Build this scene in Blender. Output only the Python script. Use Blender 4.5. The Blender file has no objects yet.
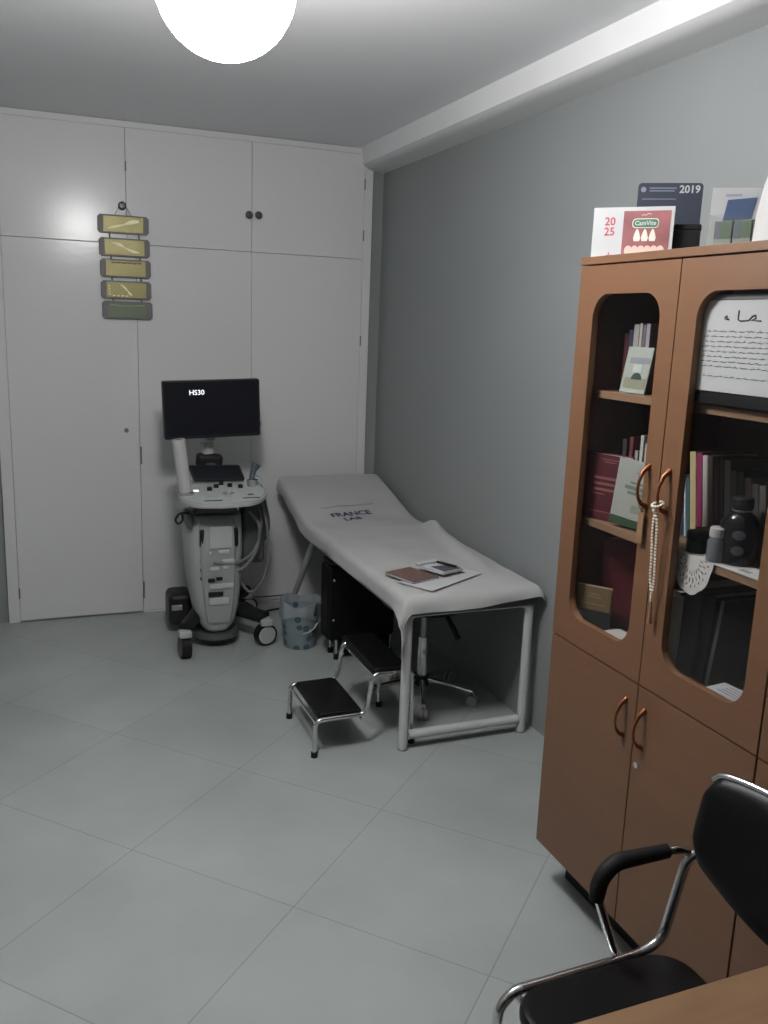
import bpy, bmesh, math, random
from mathutils import Matrix, Vector
random.seed(7)
PI = math.pi
sc = bpy.context.scene
COL = sc.collection

# ------------------------------------------------------------------ materials
def mat(name, col, rough=0.6, metal=0.0, noise=None, bump=None, emit=None, spec=0.5, coat=0.0):
    m = bpy.data.materials.new(name); m.use_nodes = True
    nt = m.node_tree; b = nt.nodes['Principled BSDF']
    c = (*col, 1.0)
    b.inputs['Base Color'].default_value = c
    b.inputs['Roughness'].default_value = rough
    b.inputs['Metallic'].default_value = metal
    b.inputs['Specular IOR Level'].default_value = spec
    b.inputs['Coat Weight'].default_value = coat
    tc = nt.nodes.new('ShaderNodeTexCoord')
    if noise:
        sx, sy, sz, amt = noise
        mp = nt.nodes.new('ShaderNodeMapping'); mp.inputs['Scale'].default_value = (sx, sy, sz)
        n = nt.nodes.new('ShaderNodeTexNoise'); n.inputs['Scale'].default_value = 1.0; n.inputs['Detail'].default_value = 5
        r = nt.nodes.new('ShaderNodeValToRGB')
        r.color_ramp.elements[0].position = 0.3; r.color_ramp.elements[1].position = 0.7
        r.color_ramp.elements[0].color = (*[max(0, x*(1-amt)) for x in col], 1)
        r.color_ramp.elements[1].color = (*[min(1, x*(1+amt)) for x in col], 1)
        nt.links.new(tc.outputs['Object'], mp.inputs['Vector']); nt.links.new(mp.outputs[0], n.inputs['Vector'])
        nt.links.new(n.outputs['Fac'], r.inputs['Fac']); nt.links.new(r.outputs['Color'], b.inputs['Base Color'])
    if bump:
        s, st = bump
        n2 = nt.nodes.new('ShaderNodeTexNoise'); n2.inputs['Scale'].default_value = s; n2.inputs['Detail'].default_value = 3
        bp = nt.nodes.new('ShaderNodeBump'); bp.inputs['Strength'].default_value = st; bp.inputs['Distance'].default_value = 0.01
        nt.links.new(tc.outputs['Object'], n2.inputs['Vector']); nt.links.new(n2.outputs['Fac'], bp.inputs['Height'])
        nt.links.new(bp.outputs['Normal'], b.inputs['Normal'])
    if emit:
        b.inputs['Emission Color'].default_value = (*emit[0], 1); b.inputs['Emission Strength'].default_value = emit[1]
    return m

def glass_mat(name, tint=(1, 1, 1), gloss=0.06, rough=0.02):
    m = bpy.data.materials.new(name); m.use_nodes = True
    nt = m.node_tree; nt.nodes.clear()
    out = nt.nodes.new('ShaderNodeOutputMaterial'); mix = nt.nodes.new('ShaderNodeMixShader')
    tr = nt.nodes.new('ShaderNodeBsdfTransparent'); gl = nt.nodes.new('ShaderNodeBsdfGlossy')
    lw = nt.nodes.new('ShaderNodeLayerWeight'); lw.inputs['Blend'].default_value = 0.5
    pw = nt.nodes.new('ShaderNodeMath'); pw.operation = 'POWER'; pw.inputs[1].default_value = 5.0
    ma_ = nt.nodes.new('ShaderNodeMath'); ma_.operation = 'MULTIPLY_ADD'; ma_.inputs[1].default_value = 0.6; ma_.inputs[2].default_value = gloss
    nt.links.new(lw.outputs['Facing'], pw.inputs[0]); nt.links.new(pw.outputs[0], ma_.inputs[0])
    tr.inputs['Color'].default_value = (*tint, 1); gl.inputs['Roughness'].default_value = rough
    nt.links.new(ma_.outputs[0], mix.inputs[0]); nt.links.new(tr.outputs[0], mix.inputs[1]); nt.links.new(gl.outputs[0], mix.inputs[2])
    nt.links.new(mix.outputs[0], out.inputs['Surface'])
    return m

def tile_mat():
    m = mat('floor_tiles', (0.33, 0.35, 0.345), rough=0.42)
    nt = m.node_tree; b = nt.nodes['Principled BSDF']
    tc = nt.nodes.new('ShaderNodeTexCoord'); mp = nt.nodes.new('ShaderNodeMapping')
    mp.vector_type = 'TEXTURE'
    mp.inputs['Location'].default_value = (0.235, 2.669, 0); mp.inputs['Rotation'].default_value = (0, 0, math.radians(-46.6))
    br = nt.nodes.new('ShaderNodeTexBrick'); br.offset = 0.0; br.squash = 1.0
    br.inputs['Scale'].default_value = 1.0; br.inputs['Brick Width'].default_value = 0.609; br.inputs['Row Height'].default_value = 0.609
    br.inputs['Mortar Size'].default_value = 0.0024; br.inputs['Mortar Smooth'].default_value = 0.6
    br.inputs['Color1'].default_value = (0.335, 0.366, 0.355, 1); br.inputs['Color2'].default_value = (0.355, 0.388, 0.376, 1)
    br.inputs['Mortar'].default_value = (0.235, 0.25, 0.24, 1)
    n = nt.nodes.new('ShaderNodeTexNoise'); n.inputs['Scale'].default_value = 2.2; n.inputs['Detail'].default_value = 6
    r = nt.nodes.new('ShaderNodeValToRGB'); r.color_ramp.elements[0].position = 0.3; r.color_ramp.elements[1].position = 0.75
    r.color_ramp.elements[0].color = (0.86, 0.87, 0.87, 1); r.color_ramp.elements[1].color = (1.08, 1.07, 1.06, 1)
    mx = nt.nodes.new('ShaderNodeMixRGB'); mx.blend_type = 'MULTIPLY'; mx.inputs[0].default_value = 1.0
    nt.links.new(tc.outputs['Object'], mp.inputs['Vector']); nt.links.new(mp.outputs[0], br.inputs['Vector'])
    nt.links.new(tc.outputs['Object'], n.inputs['Vector']); nt.links.new(n.outputs['Fac'], r.inputs['Fac'])
    nt.links.new(br.outputs['Color'], mx.inputs[1]); nt.links.new(r.outputs['Color'], mx.inputs[2])
    nt.links.new(mx.outputs[0], b.inputs['Base Color'])
    bp = nt.nodes.new('ShaderNodeBump'); bp.inputs['Strength'].default_value = 0.25; bp.inputs['Distance'].default_value = 0.002; bp.invert = True
    nt.links.new(br.outputs['Fac'], bp.inputs['Height']); nt.links.new(bp.outputs['Normal'], b.inputs['Normal'])
    return m

def spots_mat():
    m = mat('spotted_plastic', (0.4, 0.45, 0.48), rough=0.45)
    nt = m.node_tree; b = nt.nodes['Principled BSDF']
    tc = nt.nodes.new('ShaderNodeTexCoord'); v = nt.nodes.new('ShaderNodeTexVoronoi'); v.inputs['Scale'].default_value = 19
    v.inputs['Randomness'].default_value = 0.7
    r = nt.nodes.new('ShaderNodeValToRGB'); e = r.color_ramp.elements
    e[0].position = 0.0; e[0].color = (0.10, 0.15, 0.18, 1); e[1].position = 0.22; e[1].color = (0.03, 0.065, 0.09, 1)
    for p, c in ((0.30, (0.035, 0.08, 0.105, 1)), (0.36, (0.17, 0.205, 0.22, 1)), (1.0, (0.19, 0.225, 0.24, 1))):
        k = e.new(p); k.color = c
    nt.links.new(tc.outputs['Object'], v.inputs['Vector']); nt.links.new(v.outputs['Distance'], r.inputs['Fac'])
    nt.links.new(r.outputs['Color'], b.inputs['Base Color'])
    return m

MT = {}
MT['closet'] = mat('closet_paint', (0.605, 0.605, 0.61), rough=0.18, noise=(0.8, 0.8, 0.5, 0.03), bump=(70, 0.035), spec=0.20)
MT['closet_gap'] = mat('closet_gap', (0.42, 0.42, 0.42), rough=0.8)
MT['grey_wall'] = mat('grey_wall_paint', (0.228, 0.242, 0.243), rough=0.75, noise=(1.2, 1.2, 1.2, 0.04), bump=(90, 0.05))
MT['white_paint'] = mat('white_ceiling_paint', (0.79, 0.795, 0.81), rough=0.8, noise=(0.7, 0.7, 0.7, 0.03))
MT['beam'] = mat('beam_plaster', (0.68, 0.685, 0.695), rough=0.85, noise=(2, 2, 2, 0.03))
MT['floor'] = tile_mat()
MT['lamp'] = mat('opal_glass_lit', (0.9, 0.9, 0.9), rough=0.3, emit=((1.0, 0.985, 0.98), 102.0))
MT['wood'] = mat('beech_laminate', (0.143, 0.069, 0.0345), rough=0.42, noise=(3.0, 3.0, 26.0, 0.06))
MT['wood_edge'] = mat('beech_edge', (0.22, 0.13, 0.075), rough=0.5, noise=(3.0, 3.0, 26.0, 0.06))
MT['wood_in'] = mat('dark_interior_board', (0.13, 0.062, 0.052), rough=0.6)
MT['gap'] = mat('dark_gap', (0.03, 0.015, 0.01), rough=0.9)
MT['desk'] = mat('desk_wood', (0.205, 0.115, 0.056), rough=0.35, noise=(2.5, 14.0, 6.0, 0.22))
MT['bronze'] = mat('bronze_handle', (0.20, 0.07, 0.028), rough=0.3, metal=0.6)
MT['chrome'] = mat('chrome', (0.72, 0.72, 0.73), rough=0.12, metal=1.0)
MT['steel'] = mat('grey_steel', (0.35, 0.35, 0.36), rough=0.3, metal=0.9)
MT['black_vinyl'] = mat('black_vinyl', (0.0055, 0.0055, 0.006), rough=0.36, spec=0.16, bump=(180, 0.04))
MT['black_rubber'] = mat('black_rubber', (0.010, 0.010, 0.010), rough=0.6, spec=0.2)
MT['black_plastic'] = mat('black_plastic', (0.012, 0.0125, 0.014), rough=0.4, spec=0.25)
MT['screen'] = mat('screen_black', (0.010, 0.011, 0.016), rough=0.25, spec=0.3)
MT['screen_text'] = mat('screen_text_lit', (0.9, 0.92, 0.95), emit=((0.9, 0.95, 1.0), 0.9))
MT['led'] = mat('small_light', (0.9, 0.9, 0.9), emit=((1, 1, 1), 0.8))
MT['sheet'] = mat('white_sheet', (0.40, 0.40, 0.395), rough=0.85, noise=(5, 5, 5, 0.04), bump=(45, 0.12), spec=0.2)
MT['mattress'] = mat('grey_vinyl_mattress', (0.05, 0.053, 0.056), rough=0.6)
MT['white_metal'] = mat('white_painted_tube', (0.47, 0.48, 0.47), rough=0.4)
MT['machine'] = mat('machine_white_plastic', (0.36, 0.37, 0.37), rough=0.45)
MT['machine_light'] = mat('machine_pale_panel', (0.40, 0.42, 0.41), rough=0.5)
MT['machine_grey'] = mat('machine_grey_plastic', (0.25, 0.255, 0.255), rough=0.5)
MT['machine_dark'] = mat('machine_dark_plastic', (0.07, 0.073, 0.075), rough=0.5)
MT['console'] = mat('console_grey_green', (0.47, 0.515, 0.49), rough=0.4)
MT['blue_grey'] = mat('probe_blue_grey', (0.075, 0.10, 0.115), rough=0.45)
MT['cable_grey'] = mat('cable_pale_grey', (0.14, 0.144, 0.144), rough=0.55)
MT['spots'] = spots_mat()
MT['liner'] = mat('liner_plastic', (0.25, 0.275, 0.285), rough=0.5, noise=(14, 14, 14, 0.12))
MT['gold'] = mat('polished_gold_plate', (0.20, 0.175, 0.065), rough=0.40, metal=0.35, bump=(14, 0.12))
MT['gold_dark'] = mat('dull_green_gold_plate', (0.085, 0.105, 0.065), rough=0.45, metal=0.4)
MT['gold_glint'] = mat('painted_gold_glint', (0.92, 0.86, 0.52), rough=0.5, metal=0.0)  # pale colour of the painted highlights on the gold plates
MT['dark_ink'] = mat('brown_relief', (0.10, 0.07, 0.03), rough=0.6)
MT['plaque_wood'] = mat('dark_plaque_wood', (0.10, 0.095, 0.095), rough=0.5)
MT['knob'] = mat('dark_knob', (0.045, 0.045, 0.05), rough=0.35)
MT['paper'] = mat('white_paper', (0.45, 0.46, 0.465), rough=0.8)
MT['paper_dim'] = mat('off_white_pages', (0.52, 0.50, 0.44), rough=0.9)
MT['ink'] = mat('black_ink', (0.03, 0.03, 0.035), rough=0.8)
MT['navy_ink'] = mat('navy_ink', (0.018, 0.022, 0.07), rough=0.8)
MT['grey_ink'] = mat('grey_ink', (0.22, 0.24, 0.27), rough=0.8)
MT['red_print'] = mat('red_print', (0.235, 0.082, 0.087), rough=0.5, noise=(9, 9, 14, 0.35))
MT['red_ink'] = mat('red_ink', (0.42, 0.05, 0.07), rough=0.6)
MT['green_print'] = mat('green_print', (0.04, 0.16, 0.085), rough=0.5)
MT['pale_print'] = mat('pale_print', (0.66, 0.62, 0.55), rough=0.6)
MT['navy_card'] = mat('navy_card', (0.035, 0.042, 0.06), rough=0.5)
MT['blue_print'] = mat('blue_print', (0.065, 0.10, 0.19), rough=0.5)
MT['glass'] = glass_mat('door_glass', (0.97, 0.97, 0.97), gloss=0.035)
MT['acrylic'] = glass_mat('clear_acrylic', (0.965, 0.975, 0.965), gloss=0.04)
MT['white_plastic'] = mat('white_plastic', (0.42, 0.415, 0.41), rough=0.4)
MT['lace'] = mat('white_lace', (0.50, 0.49, 0.47), rough=0.9)
MT['bead'] = mat('pearl_bead', (0.70, 0.66, 0.58), rough=0.3)
MT['tan'] = mat('tan_leather', (0.20, 0.12, 0.06), rough=0.6)
MT['hinge'] = mat('dull_hinge', (0.17, 0.17, 0.17), rough=0.5)
MT['clear_bottle'] = glass_mat('clear_bottle', (0.75, 0.76, 0.75), gloss=0.2)
def cmat(name, col, rough=0.6): 
    if name not in MT: MT[name] = mat(name, col, rough)
    return MT[name]

# ------------------------------------------------------------------ mesh builder
ROOTLOC = {}
class M:
    def __init__(s): s.bm = bmesh.new()
    def _merge(s, t, mtx=None):
        if mtx is not None: bmesh.ops.transform(t, matrix=mtx, verts=t.verts)
        me = bpy.data.meshes.new('tmp'); t.to_mesh(me); t.free(); s.bm.from_mesh(me); bpy.data.meshes.remove(me); return s
    def box(s, lo, hi, bev=0.0, seg=2, mtx=None):
        t = bmesh.new(); bmesh.ops.create_cube(t, size=1)
        for v in t.verts:
            v.co = Vector([lo[i] + (v.co[i] + .5) * (hi[i] - lo[i]) for i in range(3)])
        if bev > 0: bmesh.ops.bevel(t, geom=list(t.edges), offset=bev, segments=seg, profile=.5, affect='EDGES')
        return s._merge(t, mtx)
    def cyl(s, p0, p1, r0, r1=None, n=20, caps=True):
        p0, p1 = Vector(p0), Vector(p1); r1 = r0 if r1 is None else r1
        d = p1 - p0; t = bmesh.new()
        bmesh.ops.create_cone(t, cap_ends=caps, segments=n, radius1=r0, radius2=r1, depth=d.length)
        q = Vector((0, 0, 1)).rotation_difference(d.normalized())
        return s._merge(t, Matrix.Translation((p0 + p1) / 2) @ q.to_matrix().to_4x4())
    def sphere(s, c, r, sc_=(1, 1, 1), n=24):
        t = bmesh.new(); bmesh.ops.create_uvsphere(t, u_segments=n, v_segments=n // 2, radius=r)
        return s._merge(t, Matrix.Translation(c) @ Matrix.Diagonal((*sc_, 1)))
    def tube(s, pts, r, n=12, smooth=0.0, closed=False, radii=None):
        P = [Vector(p) for p in pts]
        if smooth > 0: P = fillet(P, smooth)
        t = bmesh.new(); rings = []
        up = None
        for i, p in enumerate(P):
            a = P[i] - P[i - 1] if i > 0 else P[1] - P[0]
            b = P[i + 1] - P[i] if i < len(P) - 1 else a
            d = (a.normalized() + b.normalized())
            d = d.normalized() if d.length > 1e-6 else a.normalized()
            if up is None:
                up = Vector((0, 0, 1)) if abs(d.z) < .9 else Vector((1, 0, 0))
            x = d.cross(up).normalized(); up = x.cross(d).normalized()
            rr = radii[i] if radii else r
            rings.append([t.verts.new(p + (x * math.cos(2 * PI * k / n) + up * math.sin(2 * PI * k / n)) * rr) for k in range(n)])
        for i in range(len(rings) - 1):
            for k in range(n):
                t.faces.new((rings[i][k], rings[i][(k + 1) % n], rings[i + 1][(k + 1) % n], rings[i + 1][k]))
        t.faces.new(rings[0]); t.faces.new(rings[-1])
        bmesh.ops.recalc_face_normals(t, faces=t.faces)
        return s._merge(t)
    def lathe(s, prof, c=(0, 0, 0), n=32, mtx=None):
        t = bmesh.new(); rings = []
        for r, z in prof:
            rings.append([t.verts.new((max(r, 1e-5) * math.cos(2 * PI * k / n), max(r, 1e-5) * math.sin(2 * PI * k / n), z)) for k in range(n)])
        for i in range(len(rings) - 1):
            for k in range(n):
                t.faces.new((rings[i][k], rings[i][(k + 1) % n], rings[i + 1][(k + 1) % n], rings[i + 1][k]))
        bmesh.ops.remove_doubles(t, verts=t.verts, dist=1e-4)
        bmesh.ops.recalc_face_normals(t, faces=t.faces)
        return s._merge(t, Matrix.Translation(c) @ (mtx or Matrix()))
    def prism(s, poly, z0, z1, mtx=None, bev=0.0, hole=None):
        """extrude a 2-D outline (x, y) between z0 and z1; hole = inner outline with as many points"""
        t = bmesh.new()
        if hole is None:
            lo = [t.verts.new((x, y, z0)) for x, y in poly]; hi = [t.verts.new((x, y, z1)) for x, y in poly]
            t.faces.new(lo); t.faces.new(hi); n = len(poly)
            for k in range(n): t.faces.new((lo[k], lo[(k + 1) % n], hi[(k + 1) % n], hi[k]))
            bmesh.ops.recalc_face_normals(t, faces=t.faces)
            if bev > 0:
                es = [e for e in t.edges if len(e.link_faces) == 2 and any(len(f.verts) == n for f in e.link_faces)]
                bmesh.ops.bevel(t, geom=es, offset=bev, segments=2, profile=.5, affect='EDGES')
        else:
            n = len(poly)
            L = [[t.verts.new((x, y, z)) for x, y in P] for z in (z0, z1) for P in (poly, hole)]
            for k in range(n):
                j = (k + 1) % n
                t.faces.new((L[0][k], L[0][j], L[1][j], L[1][k])); t.faces.new((L[2][k], L[2][j], L[3][j], L[3][k]))
                t.faces.new((L[0][k], L[0][j], L[2][j], L[2][k])); t.faces.new((L[1][k], L[1][j], L[3][j], L[3][k]))
            bmesh.ops.recalc_face_normals(t, faces=t.faces)
        return s._merge(t, mtx)
    def loft(s, rings):
        t = bmesh.new(); R = [[t.verts.new(p) for p in r] for r in rings]; n = len(R[0])
        for i in range(len(R) - 1):
            for k in range(n): t.faces.new((R[i][k], R[i][(k + 1) % n], R[i + 1][(k + 1) % n], R[i + 1][k]))
        t.faces.new(R[0]); t.faces.new(R[-1])
        bmesh.ops.recalc_face_normals(t, faces=t.faces)
        return s._merge(t)
    def build(s, name, m, parent=None, local=False, sharp=38, mtx=None):
        bm = s.bm
        if mtx is not None: bmesh.ops.transform(bm, matrix=mtx, verts=bm.verts)
        if parent is not None and not local:
            r = parent
            while r.parent is not None: r = r.parent
            off = ROOTLOC.get(r.name)
            if off is not None: bmesh.ops.translate(bm, vec=-off, verts=bm.verts)
        for f in bm.faces: f.smooth = True
        lim = math.radians(sharp)
        for e in bm.edges:
            if len(e.link_faces) == 2:
                try: e.smooth = e.calc_face_angle() < lim
                except ValueError: e.smooth = False
            else: e.smooth = False
        me = bpy.data.meshes.new(name); bm.to_mesh(me); bm.free()
        if m is not None: me.materials.append(m)
        o = bpy.data.objects.new(name, me); COL.objects.link(o)
        if parent is not None: o.parent = parent
        wn = o.modifiers.new('even_normals', 'WEIGHTED_NORMAL'); wn.keep_sharp = True; wn.weight = 100
        return o

def fillet(P, r, k=6):
    out = [P[0]]
    for i in range(1, len(P) - 1):
        a, b, c = P[i - 1], P[i], P[i + 1]
        d1 = (a - b); d2 = (c - b); q = min(r, d1.length * .49, d2.length * .49)
        p0 = b + d1.normalized() * q; p2 = b + d2.normalized() * q
        for j in range(k + 1):
            t = j / k; out.append(p0 * (1 - t) ** 2 + b * 2 * t * (1 - t) + p2 * t * t)
    out.append(P[-1]); return out

def rrect(x0, y0, x1, y1, r, k=8):
    out = []
    for cx, cy, a0 in ((x1 - r, y1 - r, 0), (x0 + r, y1 - r, 90), (x0 + r, y0 + r, 180), (x1 - r, y0 + r, 270)):
        for j in range(k + 1):
            a = math.radians(a0 + 90 * j / k); out.append((cx + r * math.cos(a), cy + r * math.sin(a)))
    return out

def rect_match(x0, y0, x1, y1, k=8):
    """outer rectangle outline with the same point count and angular order as rrect"""
    out = []
    for (cx, cy), (ex, ey), (fx, fy) in (((x1, y1), (x1, (y0 + y1) / 2), ((x0 + x1) / 2, y1)), ((x0, y1), ((x0 + x1) / 2, y1), (x0, (y0 + y1) / 2)),
                                        ((x0, y0), (x0, (y0 + y1) / 2), ((x0 + x1) / 2, y0)), ((x1, y0), ((x0 + x1) / 2, y0), (x1, (y0 + y1) / 2))):
        for j in range(k + 1):
            t = j / k
            if t <= .5: u = t * 2; out.append((cx + (ex - cx) * (1 - u) * .2, cy + (ey - cy) * (1 - u) * .2))
            else: u = (t - .5) * 2; out.append((cx + (fx - cx) * u * .2, cy + (fy - cy) * u * .2))
    return out

def tag(o, label=None, cat=None, group=None, kind=None):
    if label: o['label'] = label
    if cat: o['category'] = cat
    if group: o['group'] = group
    if kind: o['kind'] = kind
    return o
def thing(name, label, cat, loc, group=None, mtx=None):
    o = bpy.data.objects.new(name, None); COL.objects.link(o); o.empty_display_size = .05
    if mtx is not None: o.matrix_world = mtx
    else:
        o.location = loc; ROOTLOC[o.name] = Vector(loc)
    return tag(o, label, cat, group)
def struct(o): o['kind'] = 'structure'; return o

def text(s, size, mtx, name, m, parent, local=False, ext=0.0004, align='CENTER', font=None, bold=0.0):
    cu = bpy.data.curves.new('t', 'FONT'); cu.body = s; cu.size = size; cu.extrude = ext; cu.align_x = align; cu.align_y = 'CENTER'; cu.offset = bold
    cu.resolution_u = 3
    o = bpy.data.objects.new('t', cu); COL.objects.link(o)
    bpy.context.view_layer.update()
    dg = bpy.context.evaluated_depsgraph_get()
    me = bpy.data.meshes.new_from_object(o.evaluated_get(dg))
    bpy.data.objects.remove(o)
    k = M(); k.bm.from_mesh(me); bpy.data.meshes.remove(me)
    return k.build(name, m, parent, local=local, mtx=mtx)

def frame(origin, xdir, ydir):
    x = Vector(xdir).normalized(); y = Vector(ydir).normalized(); z = x.cross(y)
    return Matrix(((x.x, y.x, z.x, origin[0]), (x.y, y.y, z.y, origin[1]), (x.z, y.z, z.z, origin[2]), (0, 0, 0, 1)))

# ------------------------------------------------------------------ measures of the room
D, W, H = 5.084, 1.97, 2.69          # back wall, right wall, ceiling
LX, RY = -1.15, -1.6                  # left wall, rear wall
C = 1.4025                            # front of the bookcase doors

# ------------------------------------------------------------------ room shell
struct(M().box((LX - .1, RY - .1, -.1), (W + .1, D + .1, 0)).build('floor', MT['floor']))
struct(M().box((LX - .1, RY - .1, H), (W + .1, D + .1, H + .1)).build('ceiling', MT['white_paint']))
struct(M().box((LX - .1, D + .012, 0), (W + .1, D + .15, H)).build('wall_back', MT['grey_wall']))
struct(M().box((W, RY - .1, 0), (W + .1, D + .1, H)).build('wall_right', MT['grey_wall']))
struct(M().box((LX - .1, RY - .1, 0), (LX, D + .1, H)).build('wall_left', MT['grey_wall']))
struct(M().box((LX - .1, RY - .1, 0), (W + .1, RY, H)).build('wall_rear', MT['grey_wall']))
# plaster beam along the top of the right wall, its face slightly splayed
b = M()
b.prism([(W + .01, H + .01), (1.815, H + .01), (1.825, 2.60), (1.87, 2.572), (W + .01, 2.565)], RY, D + .012, mtx=Matrix(((1, 0, 0, 0), (0, 0, 1, 0), (0, 1, 0, 0), (0, 0, 0, 1))))
struct(b.build('trim_1', MT['beam']))

# built-in white closet wall: frame behind, three tall doors below three upper doors
XA, X1, X2, XB = -.178, .546, 1.178, 1.895
ZS = 2.072
f = M()
f.box((XA, D - .002, 0), (XB, D + .011, H - .001))
struct(f.build('trim_2', MT['closet_gap']))
fr = M()                                     # fixed rails and stiles that the doors close into
fr.box((XA, D - .016, 0.0), (XA + .058, D - .0025, 2.655), .002)
fr.box((1.842, D - .016, 0.0), (XB, D - .0025, 2.655), .002)
fr.box((XA, D - .017, 2.6556), (XB, D - .0025, H - .002), .002)
fr.box((X1 + .002, D - .016, .0), (1.840, D - .0025, .014), .001)
struct(fr.build('trim_3', MT['closet']))
def cdoor(n, x0, x1, z0, z1):
    k = M().box((x0, D - .018, z0), (x1, D - .0022, z1), .0025)
    return struct(k.build('door_%d' % n, MT['closet']))
g = .0009
lower = [cdoor(1, XA + .059, X1 - g, .012, ZS - g), cdoor(2, X1 + g, X2 - g*.6, .016, ZS - g), cdoor(3, X2 + g*.6, 1.841, .016, ZS - g)]
upper = [cdoor(4, XA + .059, .501 - g, ZS + g, 2.655), cdoor(5, .501 + g, X2 - g, ZS + g, 2.655), cdoor(6, X2 + g, 1.841, ZS + g, 2.655)]
def knob(x, z, par):
    k = M(); k.lathe([(0, 0), (.007, 0), (.007, .014), (.019, .018), (.021, .026), (.015, .034), (0, .036)], n=20, mtx=Matrix.Rotation(PI / 2, 4, 'X'), c=(x, D - .0175, z))
    return k.build('knob', MT['knob'], par)
knob(.479, 2.262, upper[0]); knob(1.157, 2.268, upper[1]); knob(1.211, 2.270, upper[2])
M().cyl((.474, D - .018, 1.072), (.474, D - .0205, 1.072), .013).build('keyhole_plate', MT['hinge'], lower[0])
for x, z, d in ((1.843, 2.49, upper[2]), (1.843, 2.205, upper[2]), (1.843, 1.60, lower[2])):
    M().cyl((x, D - .019, z - .03), (x, D - .019, z + .03), .004).build('hinge', MT['hinge'], d)
for x, z, d in ((.551, .93, lower[1]), (.551, .14, lower[1])):
    M().cyl((x, D - .019, z - .05), (x, D - .019, z + .05), .005).build('hinge', MT['hinge'], d)
M().cyl((.502, D - .019, 2.44), (.502, D - .019, 2.49), .004).build('hinge', MT['hinge'], upper[0])
M().cyl((XA + .06, D - .019, .14), (XA + .06, D - .019, .2), .004).build('hinge', MT['hinge'], lower[0])

# ------------------------------------------------------------------ globe lamp
LC = Vector((.424, 2.085, 2.408))
lamp = thing('globe_lamp', 'glowing round white globe lamp hanging from the ceiling', 'lamp', (LC.x, LC.y, H))
M().lathe([(0, 0), (.055, 0), (.06, -.012), (.03, -.03), (0, -.032)], c=(LC.x, LC.y, H - .0005)).build('ceiling_canopy', MT['white_plastic'], lamp)
M().cyl((LC.x, LC.y, H - .03), (LC.x, LC.y, LC.z + .149), .008).build('stem', MT['white_plastic'], lamp)
M().lathe([(.045, .141), (.05, .156), (.05, .179), (0, .184)], c=tuple(LC)).build('collar', MT['white_plastic'], lamp)
M().sphere(tuple(LC), .154, n=40).build('globe', MT['lamp'], lamp)

# ------------------------------------------------------------------ bookcases
def yz_to_front(x):      # prism drawn in (a=-Y, b=Z) and extruded towards +X from x
    return Matrix(((0, 0, 1, x), (-1, 0, 0, 0), (0, 1, 0, 0), (0, 0, 0, 1)))
ZB, ZM, ZT = .146, .826, 1.873       # bottom of doors, seam between doors, top of doors
TOPZ = 1.897
def bookcase(y1, y0, label, ym):
    """carcass from y1 (far end) to y0 (near end), pair of doors meeting at ym"""
    r = thing('bookcase', label, 'cabinet', (1.66, (y0 + y1) / 2, 0), 'tall beech bookcases with glazed upper doors')
    xb = 1.925
    k = M()
    k.box((C + .021, y1 - .018, ZB - .02), (xb, y1, TOPZ - .021), .001); k.box((C + .021, y0, ZB - .02), (xb, y0 + .018, TOPZ - .021), .001)
    k.box((C + .021, y0 + .019, ZB - .02), (xb, y1 - .019, ZB), .001)
    k.build('carcass', MT['wood'], r)
    k = M()
    k.box((xb - .008, y0 + .019, ZB + .001), (xb - .002, y1 - .019, TOPZ - .03)); 
    k.box((C + .022, y1 - .0195, ZB + .002), (xb - .009, y1 - .0185, TOPZ - .03)); k.box((C + .022, y0 + .0185, ZB + .002), (xb - .009, y0 + .0195, TOPZ - .03))
    k.build('lining', MT['wood_in'], r)
    M().box((C - .002, y0 + .0004, TOPZ - .020), (xb + .004, y1 + .0006, TOPZ), .0015).build('top_board', MT['wood'], r)
    M().box((C + .023, y0 + .02, ZM + .012), (xb - .01, y1 - .02, ZM + .03)).build('middle_board', MT['wood_in'], r)
    for z in (1.545, 1.185):
        M().box((C + .045, y0 + .021, z - .02), (xb - .011, y1 - .021, z), .0015).build('shelf', MT['wood_edge'], r)
    M().box((C + .105, y0 + .02, 0.001), (C + .12, y1 - .025, ZB - .021)).build('plinth', MT['black_plastic'], r)
    for yy in (y1 - .04, y0 + .04):
        M().cyl((C + .18, yy, 0.0005), (C + .18, yy, ZB - .0205), .018).build('foot', MT['steel'], r)
    for (a, b_, s) in ((y1, ym, 1), (ym, y0, -1)):
        a_, bb = a - .0018, b_ + .0018
        # glazed door
        wa, wb = a - .072, b_ + .060
        if s < 0: wa, wb = a - .068, b_ + .058
        door = M(); door.prism(rect_match(-a_, ZM + .003, -bb, ZT), 0, .02, mtx=yz_to_front(C), hole=rrect(-wa, .905, -wb, 1.800, .062))
        d = door.build('glass_door', MT['wood'], r)
        M().prism(rrect(-wa - .01, .897, -wb + .01, 1.808, .066), .0125, .0165, mtx=yz_to_front(C)).build('pane', MT['glass'], d)
        hy = b_ + .042 if s > 0 else a - .034
        bow = [(C + .001, hy, 1.385), (C - .018, hy, 1.37), (C - .028, hy, 1.345), (C - .030, hy, 1.325), (C - .026, hy, 1.305), (C - .016, hy, 1.29), (C + .001, hy, 1.282)]
        M().tube(bow, .006, n=10, radii=[.0075, .0055, .004, .004, .004, .0055, .0075]).build('handle', MT['bronze'], d)
        # lower door
        ld = M().box((C, bb, ZB), (C + .02, a_, ZM - .002), .0015).build('lower_door', MT['wood'], r)
        bow = [(p[0], p[1], p[2] - .613) for p in bow]
        M().tube(bow, .006, n=10, radii=[.0075, .0055, .004, .004, .004, .0055, .0075]).build('handle', MT['bronze'], ld)
        if s < 0:
            kk = M().cyl((C + .001, a - .024, .616), (C - .004, a - .024, .616), .008)
            kk.build('lock', MT['chrome'], ld)
    return r
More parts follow.
